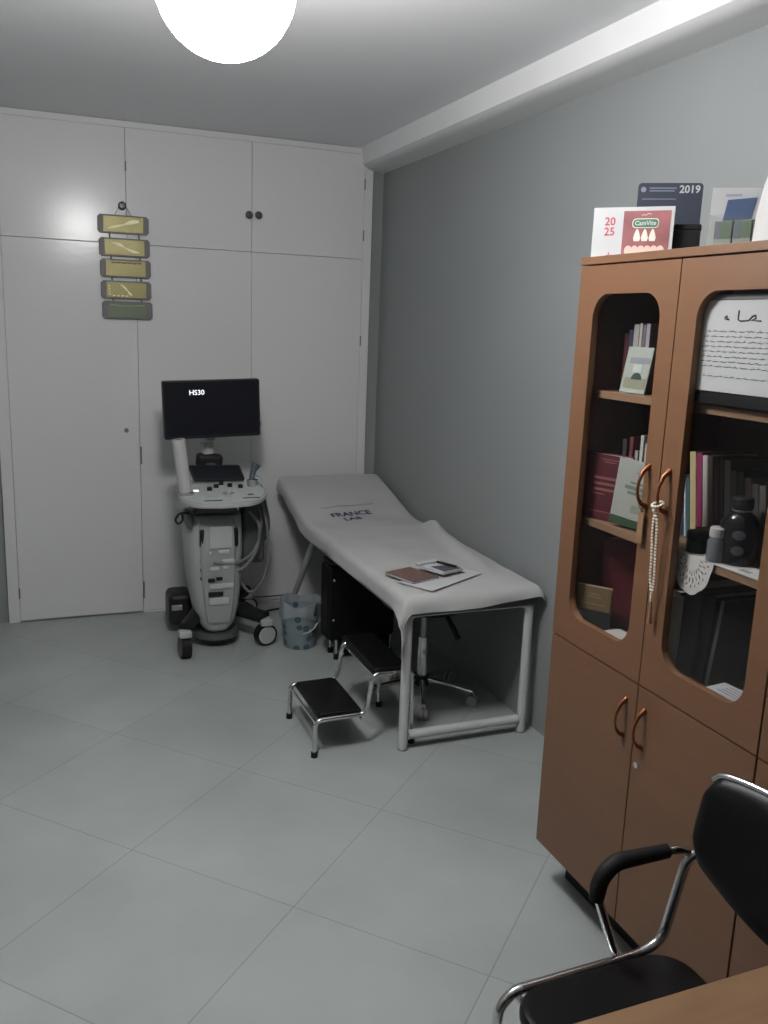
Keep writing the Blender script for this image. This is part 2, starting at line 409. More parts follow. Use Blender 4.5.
bookcase(2.1145, 1.305, 'beech bookcase with notice behind its glass and calendars on top, nearest the examination couch', 1.706)
bookcase(1.303, .49, 'beech bookcase behind the black chair, cut off by the right edge', .897)

# ------------------------------------------------------------------ books and papers inside
BOOKS = 'books and papers in the glazed bookcase'
def book(name, label, T, Hh, Dp, mtx, cm, pages=True, group=BOOKS, deco=None, cat='book', stiff=.003):
    """local: thickness X, depth Y (spine at y=0), height Z"""
    r = thing(name, label, cat, (0, 0, 0), group, mtx=mtx)
    k = M()
    k.box((-T / 2, 0, 0), (-T / 2 + stiff, Dp, Hh), .0006); k.box((T / 2 - stiff, 0, 0), (T / 2, Dp, Hh), .0006)
    k.box((-T / 2 + .0005, -.0008, 0), (T / 2 - .0005, stiff, Hh), .0006)
    k.build('cover', cm, r, local=True)
    if pages:
        M().box((-T / 2 + stiff + .0002, stiff + .0005, .004), (T / 2 - stiff - .0002, Dp - .004, Hh - .004)).build('pages', MT['paper_dim'], r, local=True)
    if deco: deco(r)
    return r
def spine_view(x, y, z, lean=0.0):        # spine towards the camera side (-X), thickness along Y, leaning about X
    return Matrix.Translation((x, y, z)) @ Matrix.Rotation(lean, 4, 'X') @ Matrix(((0, 1, 0, 0), (-1, 0, 0, 0), (0, 0, 1, 0), (0, 0, 0, 1)))
def face_frame(x, y, z, tilt=0.0, yaw=0.0):
    return Matrix.Translation((x, y, z)) @ Matrix.Rotation(yaw, 4, 'Z') @ Matrix.Rotation(tilt, 4, 'Y')
# with face_frame: local X points away from the camera side, local Y to +Y, width runs towards -Y
def book_face(name, label, T, Hh, Wd, mtx, cm, group=BOOKS, deco=None, cat='book', stiff=.003, pages=True):
    r = thing(name, label, cat, (0, 0, 0), group, mtx=mtx)
    k = M()
    k.box((0, -Wd, 0), (stiff, 0, Hh), .0006); k.box((T - stiff, -Wd, 0), (T, 0, Hh), .0006); k.box((.0004, -stiff, 0), (T - .0004, .0008, Hh), .0006)
    k.build('cover', cm, r, local=True)
    if pages: M().box((stiff + .0002, -Wd + .004, .004), (T - stiff - .0002, -stiff - .0003, Hh - .004)).build('pages', MT['paper_dim'], r, local=True)
    if deco: deco(r)
    return r
def yaw_frame(p0, p1, z):      # local: X away from viewer, width from p0 (left) to p1 (right) along -Y
    d = Vector((p1[0] - p0[0], p1[1] - p0[1], 0)).normalized()      # = local -Y
    y = -d; x = y.cross(Vector((0, 0, 1)))
    return Matrix(((x.x, y.x, 0, p0[0]), (x.y, y.y, 0, p0[1]), (0, 0, 1, z), (0, 0, 0, 1)))
def ftext(s, size, y, z, name, m, par, x=-.0006, **kw):       # text on the front of a face_frame object
    return text(s, size, frame((x, y, z), (0, -1, 0), (0, 0, 1)), name, m, par, local=True, ext=.0002, **kw)
def fbox(y0, y1, z0, z1, name, m, par, x=-.0008, t=.0007):
    return M().box((x, min(y0, y1), z0), (x + t, max(y0, y1), z1)).build(name, m, par, local=True)

S0, S1, S2 = .8565, 1.1855, 1.5455     # floors of the three compartments
# --- left bay, top shelf
x0 = 1.60
cols = [((.03, .03, .06), 'navy spined book beside dark red book on the top shelf', .018, .165), ((.28, .27, .26), 'pale grey spined book behind the pale green card on the top shelf', .022, .18),
        ((.32, .30, .29), 'thin cream book in the top shelf row, third from the left', .012, .183), ((.13, .11, .12), 'dark grey thin book in the top shelf row, fourth from the left', .012, .178),
        ((.26, .25, .27), 'off-white book at the right end of the top shelf row', .016, .182)]
M_ = MT
book('book', 'dark red spined book at the left end of the top shelf row', .016, .155, .12, spine_view(1.512, 2.034, S2), cmat('book_deep_red', (.08, .012, .018)))
yy = 2.0235
for c, lb, t, h in cols:
    book('book', lb, t, h, .12, spine_view(1.512, yy - t / 2, S2), cmat('book_%02d' % int(1e4 * sum(c)), c)); yy -= t + .002
def deco_card(r):
    fbox(-.018, -.100, .078, .094, 'printed_heading', cmat('card_grey_lilac', (.22, .22, .25)), r)
    fbox(-.012, -.100, .012, .040, 'printed_field', cmat('card_olive', (.21, .22, .15)), r)
    k = M(); k.prism([(.06 + .022 * math.cos(a * PI / 8), .036 + .018 * math.sin(a * PI / 8)) for a in range(9)], -.0013, -.0006, mtx=Matrix(((0, 0, 1, 0), (-1, 0, 0, 0), (0, 1, 0, 0), (0, 0, 0, 1))))
    k.build('printed_hill', cmat('card_dark_green', (.03, .05, .038)), r, local=True)
    fbox(-.038, -.075, .055, .076, 'printed_cloud', cmat('cloud_white', (.42, .43, .42)), r, x=-.0012)
book_face('picture_card', 'pale green picture card leaning before the books on the top shelf', .004, .122, .105, face_frame(1.478, 2.000, S2 + .001, .17), cmat('card_pale_green', (.30, .33, .29)), deco=deco_card, cat='card', stiff=.0012, pages=False, group='cards and notices')
# --- left bay, middle shelf
def deco_red(r):
    for i, (w, z) in enumerate(((.055, .170), (.04, .163))): fbox(-.085 - w / 2, -.085 + w / 2, z, z + .003, 'cover_line', cmat('rose_ink', (.20, .075, .075)), r)
    for i, (a, w) in enumerate(((.035, .085), (.035, .07), (.035, .09))): fbox(-a, -a - w, .115 - i * .016, .122 - i * .016, 'title_line', cmat('rose_ink', (.20, .075, .075)), r)
    fbox(-.03, -.075, .072, .075, 'cover_line', cmat('rose_ink', (.20, .075, .075)), r); fbox(-.03, -.10, .022, .025, 'cover_line', cmat('rose_ink', (.20, .075, .075)), r)
book_face('book', 'thick dark red hardback facing out on the middle shelf', .036, .185, .138, yaw_frame((1.446, 2.081), (1.486, 1.956), S1 + .0006), cmat('book_maroon', (.070, .010, .015), .45), deco=deco_red)
def deco_wg(r):
    fbox(-.0005, -.1175, .0005, .022, 'green_band', cmat('book_green_band', (.03, .075, .033)), r)
    fbox(-.055, -.10, .148, .151, 'cover_line', MT['grey_ink'], r)
    for a, w, z, h in ((.045, .05, .118, .006), (.030, .085, .102, .010), (.040, .07, .089, .008)): fbox(-a, -a - w, z, z + h, 'title_line', cmat('dim_teal_ink', (.15, .18, .16)), r)
    fbox(-.058, -.085, .040, .062, 'cover_mark', cmat('pale_olive', (.25, .26, .21)), r)
book_face('book', 'white book with a green band leaning against the dark red hardback', .018, .178, .118, yaw_frame((1.4475, 1.952), (1.484, 1.854), S1 + .0012) @ Matrix.Translation((0, -.118, 0)) @ Matrix.Rotation(.10, 4, 'X') @ Matrix.Translation((0, .118, 0)), cmat('book_white', (.33, .345, .31)), deco=deco_wg)
for t, h, c, lb, y in ((.02, .21, (.045, .05, .055), 'black book standing behind the dark red hardback, leftmost', 2.062), (.018, .225, (.06, .055, .06), 'charcoal book behind the dark red hardback', 2.03), (.015, .235, (.14, .03, .035), 'dark crimson thin book behind the white and green book', 2.000),
                       (.014, .20, (.30, .29, .27), 'grey thin book behind the white and green book', 1.975), (.013, .245, (.44, .43, .40), 'tall pale book behind the white and green book', 1.955), (.012, .225, (.36, .36, .35), 'pale grey book at the right of the tall pale book', 1.935)):
    book('book', lb, t, h, .13, spine_view(1.536, y, S1 + .0006), cmat('book_m%d' % int(1e4 * sum(c)), c))
# --- left bay, bottom
def deco_gold(r):
    fbox(-.0005, -.1035, .062, .1315, 'printed_sky', cmat('gold_brown_print', (.16, .105, .045)), r)
    fbox(-.0005, -.1035, .002, .0615, 'printed_ground', cmat('dark_teal_print', (.018, .026, .026)), r)
    for z, a, w in ((.108, .04, .03), (.099, .035, .04), (.078, .02, .07)): fbox(-a, -a - w, z, z + .003, 'title_line', cmat('pale_gold_ink', (.26, .20, .10)), r, x=-.0014)
book_face('box', 'gold and dark green printed box standing at the bottom of the left door', .012, .132, .104, yaw_frame((1.441, 2.064), (1.500, 1.978), S0 + .001), cmat('box_edge_cream', (.42, .36, .25)), deco=deco_gold, cat='box', group='boxes in the bookcase')
book_face('binder', 'large dark red binder standing behind the gold printed box', .04, .265, .20, yaw_frame((1.516, 2.056), (1.596, 1.969), S0 + .001), cmat('binder_red', (.11, .014, .022), .4), cat='binder', group='binders at the bottom of the bookcase')
p = thing('booklet', 'thick pale booklet lying flat at the foot of the dark red binder', 'booklet', (1.46, 1.86, S0 + .0005), BOOKS)
M().box((1.435, 1.80, S0 + .0005), (1.505, 1.935, S0 + .030), .001).build('pages', MT['paper_dim'], p); M().box((1.434, 1.799, S0 + .0302), (1.506, 1.936, S0 + .0314)).build('cover', cmat('booklet_pale', (.5, .5, .48)), p)
# --- right bay, middle shelf: leaning row
row = [('thin dark blue book at the left end of the leaning row', .012, .155, (.02, .035, .075)), ('thin white book beside the dark blue one in the leaning row', .006, .16, (.52, .55, .56)), ('blue green thin book left of the yellow book', .012, .155, (.04, .10, .13)),
       ('yellow book in the leaning row on the right bay', .022, .225, (.42, .36, .18)), ('magenta book between the yellow and the white books', .020, .225, (.22, .02, .085)), ('white book between the magenta and the brown books', .018, .222, (.52, .50, .47)),
       ('brown book right of the white one in the leaning row', .016, .222, (.14, .085, .07)), ('dark maroon book behind the black bottle', .018, .222, (.075, .03, .03)), ('black book behind the black bottle', .014, .222, (.025, .025, .025)), ('grey brown book right of the black book', .02, .222, (.15, .135, .12)),
       ('dark book fifth from the right end of the leaning row', .02, .20, (.05, .04, .036)), ('charcoal book in the shade behind the bottle', .02, .20, (.035, .035, .036)), ('dark brown book in the shade near the right end', .02, .19, (.06, .045, .038)), ('dark book second from the right end', .022, .18, (.045, .04, .04)), ('dark book at the right end of the leaning row', .02, .18, (.07, .06, .055))]
yy = 1.795
for lb, t, h, c in row:
    lean = -.15; yy -= t / 2 / math.cos(lean)
    book('book', lb, t, h, .16, spine_view(1.560, yy, S1 + .0042, lean), cmat('book_r%d' % int(1e4 * (c[0] + 2 * c[1] + 3 * c[2])), c)); yy -= t / 2 / math.cos(lean) + .0022
# brown card box low in the row
bx = thing('box', 'small brown box behind the black jar', 'box', (1.53, 1.665, S1), 'boxes in the bookcase')
M().box((1.515, 1.615, S1 + .0006), (1.553, 1.690, S1 + .048), .002).build('carton', cmat('carton_brown', (.13, .075, .035)), bx); M().box((1.514, 1.614, S1 + .0485), (1.554, 1.691, S1 + .052), .001).build('lid', cmat('carton_brown2', (.15, .085, .04)), bx)
jb = thing('jar', 'squat black jar left of the small white capped bottle', 'jar', (1.482, 1.643, S1))
M().lathe([(0, .002), (.024, .002), (.025, .006), (.025, .036), (0, .037)], c=(1.482, 1.643, S1 + .0008)).build('jar_body', MT['black_plastic'], jb); M().lathe([(0, .0375), (.026, .0375), (.026, .05), (.024, .053), (0, .053)], c=(1.482, 1.643, S1 + .0008)).build('lid', MT['black_rubber'], jb)
pb = thing('bottle', 'small clear bottle with a white cap on the lace cloth', 'bottle', (1.462, 1.553, S1))
M().lathe([(0, .0), (.020, .0), (.022, .003), (.022, .048), (.016, .056), (.016, .058), (0, .058)], c=(1.462, 1.556, S1 + .004)).build('bottle_body', cmat('bottle_grey', (.13, .135, .14), .15), pb)
M().lathe([(0, .058), (.018, .058), (.019, .06), (.019, .078), (.016, .081), (0, .081)], c=(1.462, 1.556, S1 + .004)).build('cap', MT['white_plastic'], pb)
bb = thing('bottle', 'tall black glossy bottle right of the white capped bottle', 'bottle', (1.50, 1.535, S1))
M().lathe([(0, 0), (.042, 0), (.044, .004), (.044, .095), (.030, .115), (.021, .12), (.021, .128), (0, .128)], c=(1.505, 1.535, S1 + .004)).build('bottle_body', cmat('black_gloss', (.008, .008, .009), .15), bb)
M().lathe([(0, .1285), (.024, .1285), (.024, .150), (.020, .154), (0, .154)], c=(1.505, 1.535, S1 + .004)).build('cap', MT['black_plastic'], bb)
M().lathe([(.0225, .1215), (.0228, .124), (.0225, .1265)], c=(1.505, 1.535, S1 + .004)).build('neck_ring', MT['steel'], bb)
ls = M()
for z in (.072, .036):
    for q in range(9):
        an = math.radians(225 - 16 + 4 * q); hh = .011 * math.sqrt(max(0, 1 - ((q - 4) / 4.6) ** 2))
        ls.box((-.0016, -.0004, -hh), (.0016, .0006, hh), mtx=Matrix.Translation((1.505 + .0447 * math.cos(an), 1.535 + .0447 * math.sin(an), S1 + .004 + z)) @ Matrix.Rotation(an + PI / 2, 4, 'Z'))
ls.build('label_mark', cmat('dim_label', (.07, .072, .078)), bb)
bl = thing('box', 'narrow blue and white box at the right end of the middle shelf', 'box', (1.47, 1.405, S1), 'boxes in the bookcase')
M().box((1.46, 1.372, S1 + .0045), (1.50, 1.412, S1 + .125), .001).build('carton', cmat('carton_blue', (.05, .10, .28)), bl); M().box((1.4592, 1.374, S1 + .03), (1.4600, 1.410, S1 + .07)).build('label_panel', MT['paper'], bl); M().box((1.459, 1.371, S1 + .1252), (1.501, 1.413, S1 + .128)).build('lid', MT['paper'], bl)
# lace cloth on the shelf and hanging over its edge
lc = thing('lace_cloth', 'white lace doily cloth laid on the middle shelf and hanging over its edge', 'cloth', (1.46, 1.52, S1))
k = M(); k.box((C + .042, 1.358, S1 + .0006), (1.512, 1.668, S1 + .0032)); k.build('cloth_top', MT['lace'], lc)
t = bmesh.new(); NR, NA = 16, 48; ring = {}
cyc, rad = 1.606, .066
for i in range(NR + 1):
    for j in range(NA + 1):
        rr = rad * (.02 + .98 * i / NR); a = PI * j / NA
        wob = 1 + .05 * abs(math.sin(4.5 * a)) * (i / NR) if True else 1
        ring[i, j] = t.verts.new((C + .0405 - .004 * math.sin(a) * i / NR, cyc + rr * wob * math.cos(a), S1 + .003 - 1.35 * rr * wob * math.sin(a)))
for i in range(NR):
    for j in range(NA):
        hole = (i in (6, 7) and j % 4 == 1) or (i in (9, 10) and j % 4 == 3) or (i == 12 and j % 4 == 1)
        if not hole: t.faces.new((ring[i, j], ring[i, j + 1], ring[i + 1, j + 1], ring[i + 1, j]))
bmesh.ops.recalc_face_normals(t, faces=t.faces)
k = M(); k._merge(t); lo = k.build('lace_edge', MT['lace'], lc)
md = lo.modifiers.new('thick', 'SOLIDIFY'); md.thickness = .0012
k = M()
for y0_ in (1.45, 1.385): k.box((1.46, y0_, S1 + .0035), (1.475, y0_ + .03, S1 + .0042))
k.build('woven_mark', MT['grey_ink'], lc)
# --- right bay, bottom: binders and papers
for lb, t, h, c, y, ln in (('black binder at the left end of the bottom right compartment', .03, .20, (.045, .046, .048), 1.735, .02), ('grey lever arch binder below the lace cloth', .055, .235, (.10, .105, .105), 1.680, .05), ('dark green grey binder right of the grey binder', .03, .225, (.028, .032, .030), 1.625, .07),
                       ('grey thin folder in the middle of the bottom right compartment', .012, .225, (.075, .08, .078), 1.594, .11)):
    book('binder', lb, t, h, .20, spine_view(1.515, y, S0 + .002, ln), cmat('binder_%d' % int(1e5 * (c[0] + 2 * c[1])), c), group='binders at the bottom of the bookcase', cat='binder', stiff=.002)
for lb, y, ln, c in (('dark folder leaning right of the grey thin folder', 1.45, -.06, (.04, .045, .045)), ('thin grey green folder leaning at the right end of the bottom compartment', 1.42, -.07, (.14, .16, .155)), ('dark thin folder beside the right end of the bottom compartment', 1.392, -.07, (.05, .055, .055))):
    book('binder', lb, .010, .25, .18, spine_view(1.515, y, S0 + .002, ln), cmat('folder_%d' % int(1e5 * c[1]), c), group='binders at the bottom of the bookcase', cat='folder', stiff=.002)
pl = thing('envelope', 'white window envelope upright beside the black binder', 'envelope', (1.475, 1.712, S0), 'cards and notices')
M().box((1.470, 1.709, S0 + .001), (1.472, 1.712, S0 + .195)).build('paper_face', MT['paper'], pl)
M().box((1.4722, 1.709, S0 + .001), (1.52, 1.7105, S0 + .195)).build('paper_side', MT['paper_dim'], pl)
nt_ = thing('paper_stack', 'white printed leaflets lying at the bottom of the right bay', 'papers', (1.46, 1.48, S0))
for i in range(5):
    k = M(); k.box((-.032, -.062, 0), (.032, .062, .0075), mtx=Matrix.Translation((1.468 + .002 * i, 1.466 - .003 * i, S0 + .001 + .008 * i)) @ Matrix.Rotation(.05 * i - .08, 4, 'Z')); k.build('leaflet', MT['paper'] if i % 2 == 0 else cmat('leaflet_grey', (.45, .49, .47)), nt_)
k = M()
for j in range(4): k.box((1.452 + .012 * j, 1.425, S0 + .0408), (1.456 + .012 * j, 1.49, S0 + .0412))
k.build('printed_lines', MT['grey_ink'], nt_)
# --- paper notice inside the glass of the right door
no = thing('notice', 'white paper notice with handwritten style lines behind the right glass door', 'notice', (C + .021, 1.49, 1.57), 'cards and notices')
nx = C + .0235
M().box((nx, 1.330, 1.580), (nx + .0012, 1.652, 1.780)).build('sheet_of_paper', cmat('notice_paper', (.44, .45, .45)), no)
M().box((nx + .002, 1.330, 1.552), (nx + .004, 1.645, 1.577)).build('dark_interior_strip', MT['black_plastic'], no)  # added black strip standing in for the dark interior below the paper
M().box((nx - .0015, 1.330, 1.7815), (nx + .0005, 1.630, 1.792)).build('top_strip', cmat('strip_grey', (.16, .16, .16)), no)
# heading in arabic script, drawn as letter strokes (alef and hamza on the left, ain, then dal)
def nstroke(pts, r): return [(nx - .0006, 1.652 - a, b) for a, b in pts], r
k = M()
for pts in ([(.078, 1.742), (.084, 1.746), (.088, 1.741), (.078, 1.739), (.092, 1.738)],                      # hamza
            [(.119, 1.758), (.119, 1.738), (.128, 1.735), (.136, 1.736)],                                       # alef joined to the stroke
            [(.136, 1.736), (.150, 1.737), (.160, 1.746), (.168, 1.748), (.170, 1.741), (.158, 1.737), (.185, 1.736)],   # ain
            [(.212, 1.736), (.230, 1.736), (.234, 1.744), (.226, 1.756)]):                                       # dal
    k.tube([(nx - .0006, 1.652 - a, b + .0) for a, b in pts], .0016, n=6)
k.build('heading', MT['ink'], no)
k = M(); rnd = random.Random(3)
for i, (z, a0, a1) in enumerate([(1.712, .028, .29), (1.701, .018, .29), (1.690, .026, .29), (1.679, .018, .29), (1.668, .020, .29), (1.657, .020, .29), (1.646, .018, .29), (1.635, .020, .29), (1.613, .028, .27)]):
    y = a0
    while y < a1:
        w = rnd.uniform(.010, .026); pts = []
        q = 0
        while q <= w: pts.append((nx - .0005, 1.652 - y - q, z + rnd.uniform(-.0012, .0018))); q += .0028
        k.tube(pts, .0007, n=4)
        if rnd.random() < .7: k.box((nx - .0009, 1.652 - y - w * .5, z + .0032), (nx - .0003, 1.652 - y - w * .5 + .0013, z + .0043))
        y += w + rnd.uniform(.003, .006)
k.build('written_lines', MT['ink'], no)

# --- hung on the handles
be = thing('bead_string', 'string of pearly prayer beads hung from the right glass door handle', 'beads', (C - .03, 1.672, 1.29), None)
hyR, hyL = 1.706 - .034, 1.706 + .042
def bead_path():
    pts = []
    for i in range(50):
        u = i / 49; s_ = math.sin(u * PI)
        side = 1 if u < .5 else -1
        v = u * 2 if u < .5 else 2 - u * 2
        pts.append((C - .030 + .012 * v, hyR + side * (.002 + .0065 * math.sin(v * PI) + .002 * math.sin(9 * v)), 1.284 - .198 * v))
    return pts
k = M()
for p_ in bead_path(): k.sphere(p_, .0036, n=8)
k.build('bead', MT['bead'], be)['kind'] = 'stuff'
k = M()
for i in range(12): a = 2 * PI * i / 12; k.sphere((C - .0262 + .0125 * math.cos(a), hyR + .0125 * math.sin(a), 1.304 + .005 * math.cos(a)), .0038, n=8)
for z_ in (1.297, 1.290): k.sphere((C - .036, hyR, z_), .0042, n=8)
k.build('bead_loop', MT['bead'], be)
M().tube([(C - .018, hyR, 1.084), (C - .016, hyR + .001, 1.06)], .003, n=8).build('tassel_cord', MT['bead'], be)
M().tube([(C - .016, hyR + .001, 1.0595), (C - .014, hyR + .001, 1.005)], .004, n=8, radii=[.003, .006]).build('tassel', cmat('tassel_brown', (.25, .13, .07)), be)
tg = thing('key_tag', 'flat brown leather tag hung from the left glass door handle', 'tag', (C - .01, hyL, 1.28))
M().box((C - .012, hyL - .011, 1.19), (C - .009, hyL + .011, 1.268), .001).build('leather_tag', MT['tan'], tg)
M().tube([(C - .0105, hyL, 1.266), (C - .014, hyL, 1.276), (C - .022, hyL, 1.2845), (C - .016, hyL, 1.297), (C - .0085, hyL, 1.283), (C - .0095, hyL, 1.266)], .0012, n=6).build('loop', MT['tan'], tg)

# ------------------------------------------------------------------ things on top of the bookcase
TZ = TOPZ + .0008
# 2025 desk calendar, standing tent
mc = yaw_frame((1.421, 2.102), (1.562, 1.947), TZ)
cal = thing('desk_calendar', 'white and red desk calendar marked 2025 on top of the bookcase', 'calendar', (0, 0, 0), 'desk calendars', mtx=mc)
CW, CH = .2095, .1285
M().box((0, -CW, 0), (.0015, 0, CH)).build('front_page', MT['paper'], cal, local=True)
M().box((0, -CW, 0), (.002, 0, CH), mtx=Matrix.Translation((.05, 0, 0)) @ Matrix.Rotation(-.36, 4, 'Y')).build('back_board', MT['paper_dim'], cal, local=True)
fbox(-.080, -.2005, .0012, CH - .010, 'red_picture', MT['red_print'], cal)
ftext('20', .029, -.045, .092, 'year_digits', MT['red_ink'], cal, bold=.0003); ftext('25', .029, -.045, .066, 'year_digits', MT['red_ink'], cal, bold=.0003)
fbox(-.046, -.049, .008, .014, 'small_mark', MT['red_ink'], cal); fbox(-.041, -.055, .0045, .0075, 'small_mark', MT['red_ink'], cal)
k = M(); k.prism(rrect(.104, .075, .172, .099, .009), -.0016, -.0008, mtx=Matrix(((0, 0, 1, 0), (-1, 0, 0, 0), (0, 1, 0, 0), (0, 0, 0, 1)))); k.build('badge_border', MT['pale_print'], cal, local=True)
k = M(); k.prism(rrect(.106, .077, .170, .097, .008), -.0022, -.0016, mtx=Matrix(((0, 0, 1, 0), (-1, 0, 0, 0), (0, 1, 0, 0), (0, 0, 0, 1)))); k.build('green_badge', MT['green_print'], cal, local=True)
ftext('CamVite', .0155, -.138, .0868, 'badge_lettering', MT['paper'], cal, x=-.0028, bold=.0004)
k = M(); rq = random.Random(4)
k.tube([(-.0012, -.126 - .0028 * q, .109 + rq.uniform(-.0022, .003)) for q in range(10)], .0008, n=5)
k.build('small_script', MT['pale_print'], cal, local=True)
k = M()
for j in range(3):
    a = .118 + .020 * j; k.prism([(a - .007, .042), (a + .007, .042), (a + .009, .05), (a + .006, .062), (a + .002, .072), (a - .002, .072), (a - .006, .062), (a - .009, .05)], -.0016, -.0008, mtx=Matrix(((0, 0, 1, 0), (-1, 0, 0, 0), (0, 1, 0, 0), (0, 0, 0, 1))))
k.build('printed_bottles', MT['pale_print'], cal, local=True)
k = M()
for j in range(6):
    a = .098 + .0165 * j; k.prism([(a + .010 * math.cos(q), .018 + .013 * math.sin(q)) for q in [i * PI / 8 for i in range(16)]], -.0015 - .0001 * j, -.0008, mtx=Matrix(((0, 0, 1, 0), (-1, 0, 0, 0), (0, 1, 0, 0), (0, 0, 0, 1))))
k.build('printed_fruits', cmat('pale_pink_print', (.62, .44, .38)), cal, local=True)
# 2019 calendar
mc2 = yaw_frame((1.553, 2.098), (1.690, 2.001), TZ)
c9 = thing('desk_calendar', 'dark navy calendar marked 2019 standing behind the white and red one', 'calendar', (0, 0, 0), 'desk calendars', mtx=mc2)
k = M(); k.prism([(a, b_) for a, b_ in rrect(0, 0, .168, .203, .010)], 0, .003, mtx=Matrix(((0, 0, 1, 0), (-1, 0, 0, 0), (0, 1, 0, 0), (0, 0, 0, 1)))); k.build('front_board', MT['navy_card'], c9, local=True)
M().box((0, -.166, 0), (.003, -.002, .19), mtx=Matrix.Translation((.075, 0, 0)) @ Matrix.Rotation(-.36, 4, 'Y')).build('back_board', MT['navy_card'], c9, local=True)
ftext('2019', .027, -.134, .186, 'year_digits', MT['paper'], c9, bold=.0006)
for z, w in ((.190, .07), (.183, .065)): fbox(-.030, -.030 - w, z - .002, z + .0015, 'small_lettering', cmat('slate_ink', (.16, .18, .24)), c9)
k = M(); k.prism([(.014 + .007 * math.cos(q), .186 + .007 * math.sin(q)) for q in [i * PI / 8 for i in range(16)]], -.0012, -.0004, mtx=Matrix(((0, 0, 1, 0), (-1, 0, 0, 0), (0, 1, 0, 0), (0, 0, 0, 1)))); k.build('round_emblem', cmat('emblem_grey', (.24, .26, .30)), c9, local=True)
fbox(-.012, -.10, .160, .163, 'small_lettering', cmat('slate_ink', (.16, .18, .24)), c9)
# small black stand behind right end of the white calendar
bs = thing('card_box', 'small black box between the two calendars and the clear box', 'box', (1.60, 1.945, TZ))
mb = yaw_frame((1.575, 1.962), (1.625, 1.915), TZ)
M().box((0, -.066, 0), (.04, 0, .072), .002, mtx=mb).build('carton', MT['black_plastic'], bs); M().box((-.001, -.067, .0725), (.041, .001, .086), .002, mtx=mb).build('lid', MT['black_rubber'], bs)
# white card with blue picture
mw = yaw_frame((1.602, 1.861), (1.692, 1.790), TZ)
wc = thing('standing_card', 'white card with a blue panel standing behind the clear box', 'card', (0, 0, 0), 'cards and notices', mtx=mw)
M().box((0, -.165, 0), (.002, 0, .166)).build('front_board', MT['paper'], wc, local=True)
M().box((0, -.165, 0), (.002, 0, .15), mtx=Matrix.Translation((.05, 0, 0)) @ Matrix.Rotation(-.3, 4, 'Y')).build('back_board', MT['paper_dim'], wc, local=True)
M().prism([(.030, .086), (.096, .092), (.106, .143), (.038, .137)], -.0012, -.0004, mtx=Matrix(((0, 0, 1, 0), (-1, 0, 0, 0), (0, 1, 0, 0), (0, 0, 0, 1)))).build('blue_panel', MT['blue_print'], wc, local=True)
fbox(-.032, -.070, .1455, .151, 'small_lettering', cmat('lilac_ink', (.30, .30, .42)), wc)
fbox(-.112, -.122, .088, .125, 'brown_strip', cmat('strip_brown', (.32, .17, .12)), wc)
# clear acrylic box with three small cartons in it
ma = yaw_frame((1.500, 1.745), (1.560, 1.600), TZ)
ac = thing('clear_box', 'clear acrylic box holding small green and black cartons', 'box', (0, 0, 0), None, mtx=ma)
k = M()
k.box((0, -.150, 0), (.07, 0, .002)); k.box((0, -.150, .0022), (.002, 0, .082)); k.box((.068, -.150, .0022), (.07, 0, .082)); k.box((.0022, -.150, .0022), (.0678, -.148, .082)); k.box((.0022, -.002, .0022), (.0678, 0, .082))
k.build('clear_walls', MT['acrylic'], ac, local=True)
for i, (a, cm, lb) in enumerate(((.010, 'carton_green', 'green and black carton at the left end inside the clear acrylic box'), (.056, 'carton_green', 'green and black carton in the middle of the clear acrylic box'), (.102, 'carton_pale', 'pale carton at the right end inside the clear acrylic box'))):
    q = thing('small_carton', lb, 'box', (0, 0, 0), 'cartons in the clear box', mtx=ma @ Matrix.Translation((.012, -a, .0026)))
    M().box((0, -.043, 0), (.045, 0, .066), .001).build('carton', cmat('carton_grey', (.17, .18, .16)), q, local=True)
    fbox(-.0005, -.016, .026, .065, 'dark_panel', MT['navy_card'], q); fbox(-.0162, -.0425, .026, .065, 'colour_panel', cmat('carton_green', (.045, .075, .035)) if i < 2 else cmat('carton_pale', (.30, .35, .28)), q)
# white tapered container at the right end
wv = thing('plastic_jug', 'white tapered plastic jug with a grip hole at the right end of the bookcase top', 'jug', (1.50, 1.52, TZ))
k = M(); rings = []
for z, rx, ry, oy in ((0, .055, .080, 0), (.004, .060, .086, 0), (.06, .060, .084, -.002), (.12, .058, .076, -.008), (.17, .052, .066, -.016), (.21, .045, .054, -.022), (.245, .036, .040, -.030), (.262, .024, .026, -.034)):
    rings.append([(1.50 + rx * math.cos(a), 1.493 + oy + ry * math.sin(a), TZ + z) for a in [2 * PI * i / 32 for i in range(32)]])
k.loft(rings); k.build('jug_body', MT['white_plastic'], wv)
M().cyl((1.50, 1.459, TZ + .262), (1.50, 1.459, TZ + .285), .018).build('cap', MT['white_plastic'], wv)
M().sphere((1.458, 1.497, TZ + .190), .018, sc_=(.55, 1.15, .75)).build('grip_hole', cmat('hole_grey', (.20, .20, .20)), wv)

